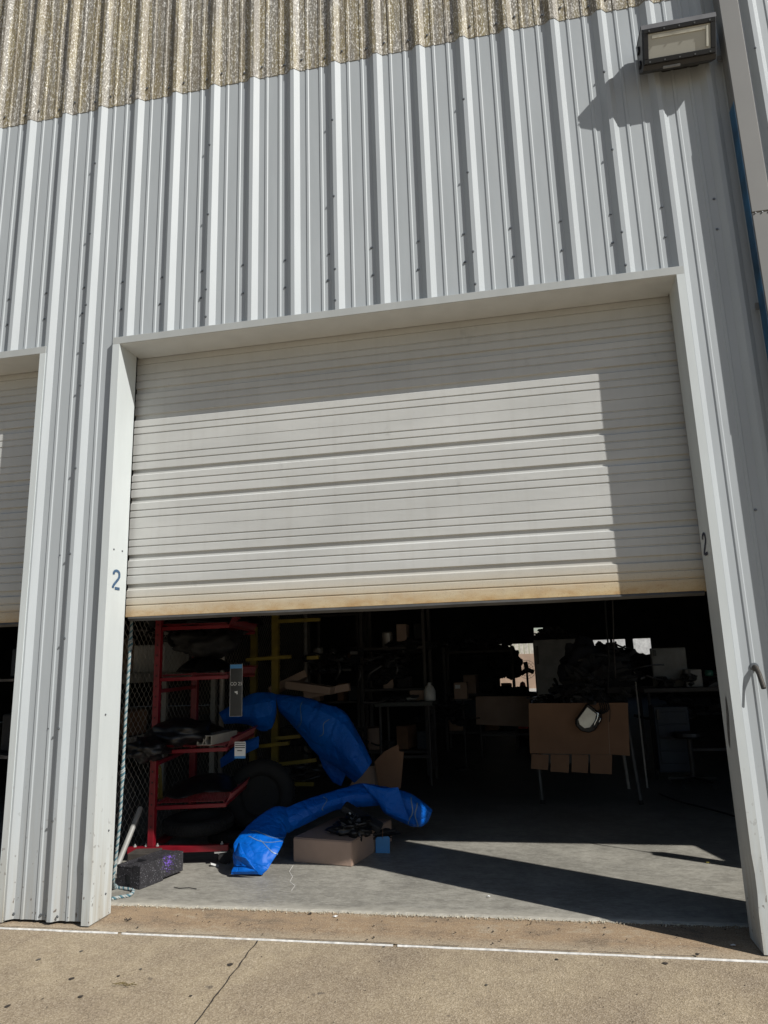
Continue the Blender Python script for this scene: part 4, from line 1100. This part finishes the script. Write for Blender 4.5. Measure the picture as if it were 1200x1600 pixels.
cs = thing('cardboard_apron', (tA.x+.4, 3.58, zT-.5), 'opened cardboard carton hung over the table front with four flaps hanging down', 'cardboard')
sheet('sheet', [(828, 1177), (826, 1099), (981, 1098), (984, 1181), (958, 1179)], 3.585, M_card2, None, None, parent=cs)
for u0, u1, vb in ((830, 858, 1201), (860, 890, 1206), (893, 920, 1206), (922, 957, 1208)):
    sheet('flap', [(u0+.5, 1178.5), (u1-.5, 1179.5), (u1-1, vb+1), (u0+.5, vb-1)], 3.577, M_card2, None, None, parent=cs)
for f_ in [o for o in bpy.data.objects if o.parent == cs and o.name.startswith('flap')]:
    zs_ = [v.co.z for v in f_.data.vertices]; k_ = random.uniform(-.05, .02)
    for v in f_.data.vertices:
        if v.co.z < (min(zs_)+max(zs_))/2: v.co.y += k_; v.co.x += k_*.12
pa, pb = P(949, 1100, 3.582), P(953, 1179, 3.582)
b = B(); b.bar((pa.x, 3.583, pa.z), (pb.x, 3.583, pb.z), .004, .004); b.make('fold_line', M_card, cs)
# headlight hanging over the cardboard
c0 = P(921, 1124, 3.5); Mh = Matrix.Translation(c0) @ Matrix.Rotation(math.radians(40), 4, 'Y')
hl = thing('headlight', c0, 'loose chrome headlight unit hanging by its wires over the cardboard', 'headlight')
out = [(-.09, .105), (.06, .105), (.085, .06), (.09, -.05), (.06, -.10), (0, -.13), (-.06, -.12), (-.09, -.08)]
b = B(); b.prism([(x*1.15, z*1.12) for x, z in out], -.02, .10, Mh); b.make('housing', M_black, hl, bevel=.01)
b = B(); b.prism([(-.088, .085), (.02, .085), (.045, .02), (.045, -.06), (.01, -.10), (-.05, -.10), (-.088, -.07)], -.028, -.0205, Mh); b.make('reflector', simple('satin_reflector', (.82, .80, .72), .35, .3), hl, bevel=.002)
b = B(); b.tube([Mh @ Vector(p) for p in ((-.02, -.032, .105), (.03, -.036, .10), (.052, -.036, .05), (.06, -.034, 0), (.085, -.03, -.05))], .009, 8); b.make('chrome_strip', M_chrome, hl, smooth=True)
b = B(); b.tube([Mh @ Vector(p) for p in ((.06, -.03, .10), (.08, -.034, .06), (.09, -.034, .01))], .006, 8); b.make('chrome_strip', M_chrome, hl, smooth=True)
for k in range(5):
    b = B(); p0 = Mh @ Vector((.05, .05, .09)); b.tube(path_pts([p0, p0+Vector((.03+.02*k, .02, .06)), p0+Vector((.01*k, .05, .17+.02*k)), (p0.x+.02*k-.03, 3.7, zT+.05)], .03), .006, 5); b.make('wire', M_blackm, hl)
b = B(); b.tube(path_pts([P(950, 1098, 3.56), P(953, 1110, 3.55), P(952, 1128, 3.555)], .02), .004, 5); solo(b, 'wire', M_ink, 'thin black wire dangling over the cardboard right of the headlight', 'cable')
# dark engine / parts heap on the table
b = B(); blob(b, (P(930, 1060, 3.95).x, 3.98, zT+.16), (.30, .24, .24), 31, .75, 50, 30, True, 3.0); solo(b, 'parts_heap', M_blackm, 'heap of black motorcycle parts piled on the work table', 'parts')
b = B(); blob(b, (P(915, 1040, 4.2).x, 4.3, zT+.30), (.28, .22, .34), 37, .35, 40, 26, True, 1.6); solo(b, 'black_jacket', simple('navy_cloth', (.007, .008, .014), .8), 'dark cloth cover draped behind the parts heap on the table', 'cloth', smooth=True)
b = B(); blob(b, (P(868, 1093, 3.85).x, 3.85, zT+.035), (.16, .12, .05), 41, .9, 40, 20, True, 3.4); solo(b, 'loose_bracket', M_black, 'small black bracket lying at the left end of the table', 'parts')
# cabinet behind (pale, back to us)
def cabinet(u0, u1, v0, y, d, m, label, name='cabinet', zb=FL, drawers=0):
    a = P(u0, v0, y); c = P(u1, v0, y)
    t = thing(name, ((a.x+c.x)/2, y, zb), label, 'cabinet')
    q = B(); q.box(a.x, c.x, y, y+d, zb, a.z); q.make('body', m, t, bevel=.01)
    q = B(); q.box(a.x+.03, a.x+.06, y-.03, y-.012, zb+.8*(a.z-zb), zb+.95*(a.z-zb)); q.box(a.x+.03, a.x+.06, y-.012, y-.0002, zb+.87*(a.z-zb), zb+.89*(a.z-zb)); q.make('handle', M_black, t)
    for i in range(drawers):
        z0 = zb+.1+(a.z-zb-.15)*i/drawers; q = B(); q.box(a.x+.03, c.x-.03, y-.012, y-.0005, z0, z0+(a.z-zb-.15)/drawers-.012); q.make('drawer', m, t, bevel=.003)
    return t, a.z
_, zc = cabinet(833, 913, 1000, 6.5, .7, simple('pale_cabinet', (.17, .165, .155), .5), 'tall pale grey cabinet standing behind the cardboard covered table')
b = B(); blob(b, (P(860, 992, 6.7).x, 6.85, zc+.05), (.26, .2, .11), 51, .7, 40, 22, True, 2.6); solo(b, 'cloth_heap', M_blackm, 'dark cloth heap on top of the tall pale cabinet', 'cloth')
cabinet(1016, 1071, 1013, 5.6, .08, simple('whiteboard_back', (.24, .235, .22), .5), 'upright pale grey panel standing on the workbench at the right', 'display_panel', zb=P(1040, 1074, 5.6).z)
cabinet(1070, 1096, 1046, 5.4, .3, simple('white_box_enamel', (.32, .31, .29), .5), 'small white control box beside the pale panel', 'control_box', zb=P(1080, 1074, 5.4).z)
t, z2 = bench(1005, 1180, 1076, 5.2, .8, 'long dark workbench against the right side of the workshop', M_steel, M_steel)
_, _ = cabinet(1020, 1075, 1104, 4.9, .28, M_toolblue, 'dark blue tool chest with drawers under the long workbench', 'tool_chest', zb=.14, drawers=4)
b = B(); b.lathe([(.0001, 0), (.05, 0), (.055, .02), (.05, .07), (.0001, .075)], 16, Matrix.Translation(P(1108, 1056, 5.4))); solo(b, 'glass_jar', simple('green_glass', (.05, .16, .12), .2), 'small green glass jar on the long workbench by the right jamb', 'jar', smooth=True)
# stool with casters
q0 = F(1085, 1228); stl = thing('shop_stool', q0, 'black rolling shop stool in front of the long workbench', 'stool')
b = B(); b.lathe([(.0001, .52), (.17, .52), (.18, .54), (.175, .575), (.0001, .585)], 24, Matrix.Translation((q0.x, q0.y, FL))); b.make('seat', M_black, stl, smooth=False)
b = B(); b.tube([(q0.x, q0.y, .1), (q0.x, q0.y, .54)], .025, 10); b.make('column', M_steel, stl)
for k in range(5):
    a_ = k*2*math.pi/5+.3; e = Vector((q0.x+.27*math.cos(a_), q0.y+.27*math.sin(a_), .09)); b = B(); b.bar((q0.x, q0.y, .11), e, .035, .025); lg_ = b.make('leg', M_black, stl)
    b = B(); b.lathe([(.0001, -.012), (.028, -.012), (.028, .012), (.0001, .012)], 12, Matrix.Translation((e.x, e.y, FL+.029)) @ Matrix.Rotation(math.radians(90), 4, 'X')); b.make('caster', M_rubber, lg_)
# light stand pole
b = B(); b.tube([P(991, 1046, 4.6), P(999, 1122, 4.6)], .008, 8); b.tube([P(999, 1122, 4.6), Vector((P(999, 1122, 4.6).x+.01, 4.6, FL))], .010, 8)
solo(b, 'work_light_stand', M_galv, 'thin bright metal stand pole behind the right end of the table', 'stand')
# second table with cardboard, and its box
t, z3 = bench(742, 830, 1090, 7.2, .8, 'low work table behind on the left of the tall cabinet', M_steel, M_steel)
sheet('cardboard_sheet', [(744, 1132), (743, 1088), (828, 1088), (828, 1136)], 7.15, M_card, 'brown cardboard hung over the front of the far table', 'cardboard')
q = P(720, 1092, 6.0); b = B(); b.box(q.x-.09, q.x+.09, 6.0, 6.25, q.z, q.z+.22); solo(b, 'carton', M_card, 'upright brown carton with a pale label at the edge of the far rack', 'box', bevel=.004)
b = B(); b.box(q.x-.07, q.x+.0, 5.996, 5.999, q.z+.14, q.z+.19); solo(b, 'paper_label', M_paper, 'pale shipping label on the upright brown carton', 'label')
b = B(); b.tube([(q.x+.02, 6.1, q.z), (q.x+.02, 6.1, FL)], .014, 8); b.box(q.x-.12, q.x+.14, 5.98, 6.28, q.z-.02, q.z); b.lathe([(.0001, 0), (.16, 0), (.15, .015), (.0001, .02)], 16, Matrix.Translation((q.x+.02, 6.1, FL))); solo(b, 'pedestal_stand', M_steel, 'thin pedestal stand holding the upright brown carton', 'stand')
# pedestal fan in the doorway light
q = P(823, 1046, 9.5); fnn = thing('pedestal_fan', (q.x, 9.5, FL), 'black pedestal fan silhouetted against the far doorway', 'fan')
fr = .165
b = B()
for rr in (1, .72, .42): b.lathe([(fr*rr-.003, -.003), (fr*rr+.003, -.003), (fr*rr+.003, .003), (fr*rr-.003, .003)], 28, Matrix.Translation((q.x, 9.5, q.z)) @ Matrix.Rotation(math.radians(90), 4, 'X'), closed=True)
for k in range(16): a_ = k*math.pi/8; b.bar((q.x+.04*math.cos(a_), 9.5, q.z+.04*math.sin(a_)), (q.x+fr*math.cos(a_), 9.5, q.z+fr*math.sin(a_)), .004, .004)
b.make('guard', M_black, fnn)
for k in range(3):
    a_ = k*2*math.pi/3+.4; b = B(); Mx = Matrix.Translation((q.x, 9.54, q.z)) @ Matrix.Rotation(a_, 4, 'Y') @ Matrix.Rotation(.5, 4, 'X'); b.box(.03, .14, -.004, .004, -.045, .045, Mx); b.make('blade', M_black, fnn, bevel=.003)
b = B(); b.lathe([(.0001, -.05), (.04, -.05), (.05, 0), (.05, .10), (.0001, .12)], 14, Matrix.Translation((q.x, 9.56, q.z)) @ Matrix.Rotation(math.radians(-90), 4, 'X')); b.make('motor', M_black, fnn)
b = B(); b.tube([(q.x, 9.6, q.z-.04), (q.x, 9.6, FL)], .02, 8); b.make('pole', M_black, fnn)
b = B(); b.lathe([(.0001, 0), (.22, 0), (.2, .03), (.0001, .04)], 20, Matrix.Translation((q.x, 9.6, FL))); b.make('base', M_black, fnn)
q = P(817, 1075, 12); b = B(); b.lathe([(.16, 0), (.17, .02), (.05, .55), (.0001, .58)], 18, Matrix.Translation((q.x, 12, FL+.4))); b.box(q.x-.2, q.x+.2, 11.8, 12.2, FL, FL+.4); solo(b, 'traffic_cone', simple('red_cone', (.6, .05, .03), .5), 'small red cone on a crate in front of the far doorway', 'cone')
# silhouettes around the bright openings
for i, (u, v, y, r, lab) in enumerate(((790, 1035, 8.2, (.26, .2, .26), 'dark bundle at the left edge of the far doorway'), (755, 1020, 8.3, (.45, .25, .14), 'dark stack of parts on the low rack left of the far doorway'), (800, 1088, 8.0, (.35, .25, .16), 'dark tools heaped below the far doorway'), (1000, 1040, 6.2, (.30, .2, .16), 'dark helmet shaped part behind the metal stand'), (945, 1022, 7.5, (.25, .2, .16), 'dark rounded bundle below the small back windows'), (640, 1010, 5.7, (.3, .2, .1), 'dark parts on the upper shelf of the tall rack'), (600, 1050, 5.7, (.3, .2, .14), 'dark parts on the middle shelf of the tall rack'), (1130, 1060, 5.6, (.4, .2, .10), 'dark tool heap on the long workbench by the right jamb'))):
    b = B(); q = P(u, v, y); blob(b, q, r, 60+i*3, .42, 36, 22, False, 2.2); solo(b, 'parts_pile', M_blackm, lab, 'parts')
def clutter(c, ext, n, seed, m, label):
    rn = random.Random(seed); b = B()
    for k in range(n):
        p = Vector(c)+Vector((rn.uniform(-1, 1)*ext[0], rn.uniform(-1, 1)*ext[1], 0)); h = rn.uniform(0, ext[2]); p.z += h
        t = rn.random(); Mr = Matrix.Translation(p) @ Matrix.Rotation(rn.uniform(0, 6.3), 4, 'Z') @ Matrix.Rotation(rn.uniform(-.7, .7), 4, 'X')
        if t < .4:
            q = [Mr @ Vector((rn.uniform(-.03, .03)+.09*j, .03*math.sin(j*1.3+k), .03*math.cos(j+k))) for j in range(5)]; b.tube(q, rn.uniform(.006, .02), 6)
        elif t < .6: rr_ = rn.uniform(.04, .10); b.lathe([(rr_*.7, -.008), (rr_, -.008), (rr_, .008), (rr_*.7, .008)], 16, Mr @ Matrix.Rotation(rn.uniform(0, 1.4), 4, 'X'), closed=True)
        elif t < .85: w = rn.uniform(.04, .12); b.box(-w, w, -w*.6, w*.6, -w*.25, w*.25, Mr)
        else: blob(b, p, (rn.uniform(.06, .12), .08, .05), seed+k, .4, 14, 8, False, 2)
    return solo(b, 'parts_pile', m, label, 'parts')
M_gp = simple('greasy_metal', (.045, .045, .047), .4, .5, .4, 9)
for (u, v, y, ext, n, m, lab) in ((930, 1085, 3.9, (.42, .25, .12), 34, M_blackm, 'tangle of black brackets and hoses spread over the cardboard covered table'),
    (880, 1094, 3.8, (.22, .12, .03), 10, M_gp, 'greasy metal pieces at the left of the cardboard covered table'),
    (960, 1060, 4.3, (.3, .2, .4), 26, M_gp, 'tangled dark metal parts stacked behind the headlight'),
    (1100, 1072, 5.5, (.6, .25, .12), 30, M_gp, 'dark tools strewn along the long workbench'),
    (1085, 1120, 5.4, (.5, .2, .25), 26, M_blackm, 'dark boxes and parts stored under the long workbench'),
    (625, 1096, 4.95, (.24, .2, .06), 16, M_gp, 'small greasy metal parts on the dark workbench'),
    (600, 1040, 5.75, (.4, .2, .22), 28, M_gp, 'metal pipes and rings heaped on the tall middle rack'),
    (530, 1050, 5.4, (.35, .3, .3), 30, M_gp, 'dim metal parts hanging left of the tall middle rack'),
    (520, 1170, 4.6, (.45, .4, .25), 26, M_blackm, 'dark parts on the floor behind the draped blue sheet'),
    (690, 1130, 6.2, (.35, .3, .35), 26, M_blackm, 'dark stacked parts beside the pedestal stand'),
    (745, 1010, 8.2, (.6, .25, .15), 28, M_gp, 'low ridge of dark parts on top of the low rack'),
    (470, 1215, 3.2, (.25, .2, .12), 18, M_gp, 'small dark pieces at the foot of the yellow rack'),
    (300, 1000, 1.9, (.35, .3, .2), 22, M_gp, 'dark metal pieces piled inside the upper red cart')):
    clutter(P(u, v, y), ext, n, int(u), m, lab)
# exhaust tubes hanging in the rack
for i, (u, v0, v1) in enumerate(((528, 1035, 1062), (560, 1040, 1072), (618, 1035, 1060), (575, 1066, 1040))):
    b = B(); b.tube(path_pts([P(u, v0, 5.2), P(u+3, (v0+v1)/2, 5.15), P(u-3 if i < 3 else u+22, v1, 5.2)], .03), .014+.006*(i == 0), 8)
    solo(b, 'exhaust_pipe', simple('dull_steel', (.14, .14, .14), .35, .7), ('leftmost dull steel pipe hanging on the dark rack', 'second dull steel pipe hanging on the dark rack', 'dull steel pipe hanging nearest the workbench', 'slanted thin steel rod leaning on the dark rack')[i], 'pipe', smooth=True)
# cables: hanging at the right of the window strip, and on the floor
b = B(); b.tube([P(945, 930, 3.2), P(947, 970, 3.2), P(952, 1030, 3.2), P(950, 1075, 3.25)], .009, 6); solo(b, 'hanging_cable', M_rubber, 'black air hose hanging from above over the work table', 'cable')
b = B(); b.tube([P(957, 930, 3.2), P(959, 1000, 3.2), P(962, 1060, 3.3)], .006, 6); solo(b, 'hanging_cable', M_steel, 'thin grey cord hanging beside the black air hose', 'cable')
b = B(); b.tube(path_pts([F(1030, 1240, .03), F(1060, 1252, .03), F(1100, 1262, .03), F(1150, 1276, .03), F(1220, 1300, .03)], .05), .008, 6); solo(b, 'floor_cable', M_ink, 'black cable snaking over the dark floor by the right jamb', 'cable', smooth=True)
# unseen post and cabinet added in the next bay to cast the floor shadows
px, py = 5.30, .73
gp = thing('steel_post', (px, py, FL), 'unseen square post with a thin rod, added in the next bay for its shadow', 'post')
b = B(); b.box(px-.05, px+.05, py-.05, py+.05, FL, 1.82); b.make('post', M_yel, gp, bevel=.005)
b = B(); b.tube([(px, py, 1.82), (px+.01, py, 2.75)], .008, 6); b.make('rod', M_zinc, gp)
b = B(); b.box(px-.1, px+.1, py-.1, py+.1, FL, FL+.012); b.make('base_plate', M_yel, gp)
cb = thing('storage_cabinet', (6.1, .75, FL), 'unseen grey cabinet added in the next bay for its shadow', 'cabinet')
Mx = Matrix.Translation((5.74, 1.05, FL)) @ Matrix.Rotation(math.radians(-75), 4, 'Z')
b = B(); b.box(0, .62, .0, .5, .08, 1.98, Mx); b.make('body', M_grey, cb, bevel=.008)
b = B(); b.box(.01, .61, .02, .48, 0, .079, Mx); b.make('plinth', M_blackm, cb)

# ------------------------------------------------------------------ small litter outside
for i, (u, v, r) in enumerate(((127, 1487, .010), (112, 1530, .014), (126, 1558, .013), (60, 1500, .012), (360, 1508, .017), (298, 1557, .008), (220, 1515, .008), (185, 1526, .008), (12, 1573, .012), (600, 1480, .008), (870, 1500, .009), (1040, 1506, .014), (760, 1540, .008))):
    q = F(u, v, .0); b = B(); n = 11
    vs = [(q.x+r*math.cos(2*math.pi*k/n)*random.uniform(.7, 1.2), q.y+r*math.sin(2*math.pi*k/n)*random.uniform(.8, 1.3), .0035) for k in range(n)]
    b.add([(q.x, q.y, .0045)]+vs, [(0, k+1, (k+1) % n+1) for k in range(n)])
    o = b.make('gum_spot', M_crack if i % 3 else simple('grey_gum', (.10, .09, .075), .8)); o['kind'] = 'structure'
b = B()
q = F(190, 1540, .006)
for k in range(9):
    a_ = random.uniform(-.6, .9); b.tube([q+Vector((.012*k-.05, random.uniform(-.012, .012), .004)), q+Vector((.012*k-.05+.03*math.cos(a_), .03*math.sin(a_), .008))], .0018, 4)
solo(b, 'dry_twig', simple('dry_leaf', (.16, .12, .04), .8), 'dry brown twig lying on the pavement left of the crack', 'twig')
rl = random.Random(11)
b = B()
for k in range(60):
    x = rl.uniform(0, 3.6); y = rl.uniform(-.07, .32); r_ = rl.uniform(.002, .007); n = 6; z = .0125
    vs = [(x+r_*math.cos(2*math.pi*q/n)*rl.uniform(.5, 1.6), y+r_*math.sin(2*math.pi*q/n)*rl.uniform(.5, 1.3), z+rl.uniform(-.002, .003)) for q in range(n)]
    b.add([(x, y, z+.004)]+vs, [(0, q+1, (q+1) % n+1) for q in range(n)])
tag(b.make('dirt_crumbs', M_crack), kind='stuff')
b = B()
for k in range(70):
    x = rl.uniform(.2, 4.2); y = rl.uniform(-1.3, -.13); r_ = rl.uniform(.0015, .004); n = 5
    vs = [(x+r_*math.cos(2*math.pi*q/n)*rl.uniform(.5, 1.6), y+r_*math.sin(2*math.pi*q/n)*rl.uniform(.5, 1.3), .003) for q in range(n)]
    b.add([(x, y, .006)]+vs, [(0, q+1, (q+1) % n+1) for q in range(n)])
tag(b.make('dirt_crumbs', M_crack), kind='stuff')
q = F(200, 1438, .012); b = B()
for k in range(5): a_ = k*1.3; b.tube([q, q+Vector((.025*math.cos(a_), .018*math.sin(a_), .01))], .0025, 4)
solo(b, 'dry_leaf', M_crack, 'dark dry leaf scrap on the threshold near the left jamb', 'leaf')
for i, (u, v, c, lab) in enumerate(((485, 1428, M_crack, 'dark leaf scrap at the slab edge left of centre'), (524, 1432, M_paper, 'white paper fleck on the threshold below the cardboard box'), (1146, 1477, M_paper, 'pale leaf in the shaded threshold corner by the right jamb'), (763, 1401, M_paper, 'pale chip on the sunlit floor below the jamb shadow'), (1106, 1348, simple('yellow_leaf', (.5, .42, .1), .7), 'yellow leaf on the floor near the right jamb'), (1090, 1492, M_crack, 'dark scrap beside the white joint near the right jamb'))):
    q = F(u, v, FL+.004 if v < 1425 else .012); b = B(); n = 7; r = .014
    vs = [(q.x+r*math.cos(2*math.pi*k/n)*random.uniform(.5, 1.4), q.y+r*.7*math.sin(2*math.pi*k/n)*random.uniform(.6, 1.3), q.z+random.uniform(0, .006)) for k in range(n)]
    b.add([(q.x, q.y, q.z+.007)]+vs+[(q.x, q.y, q.z-.001)], [(0, k+1, (k+1) % n+1) for k in range(n)]+[(n+1, (k+1) % n+1, k+1) for k in range(n)])
    solo(b, 'litter', c, lab, 'litter')
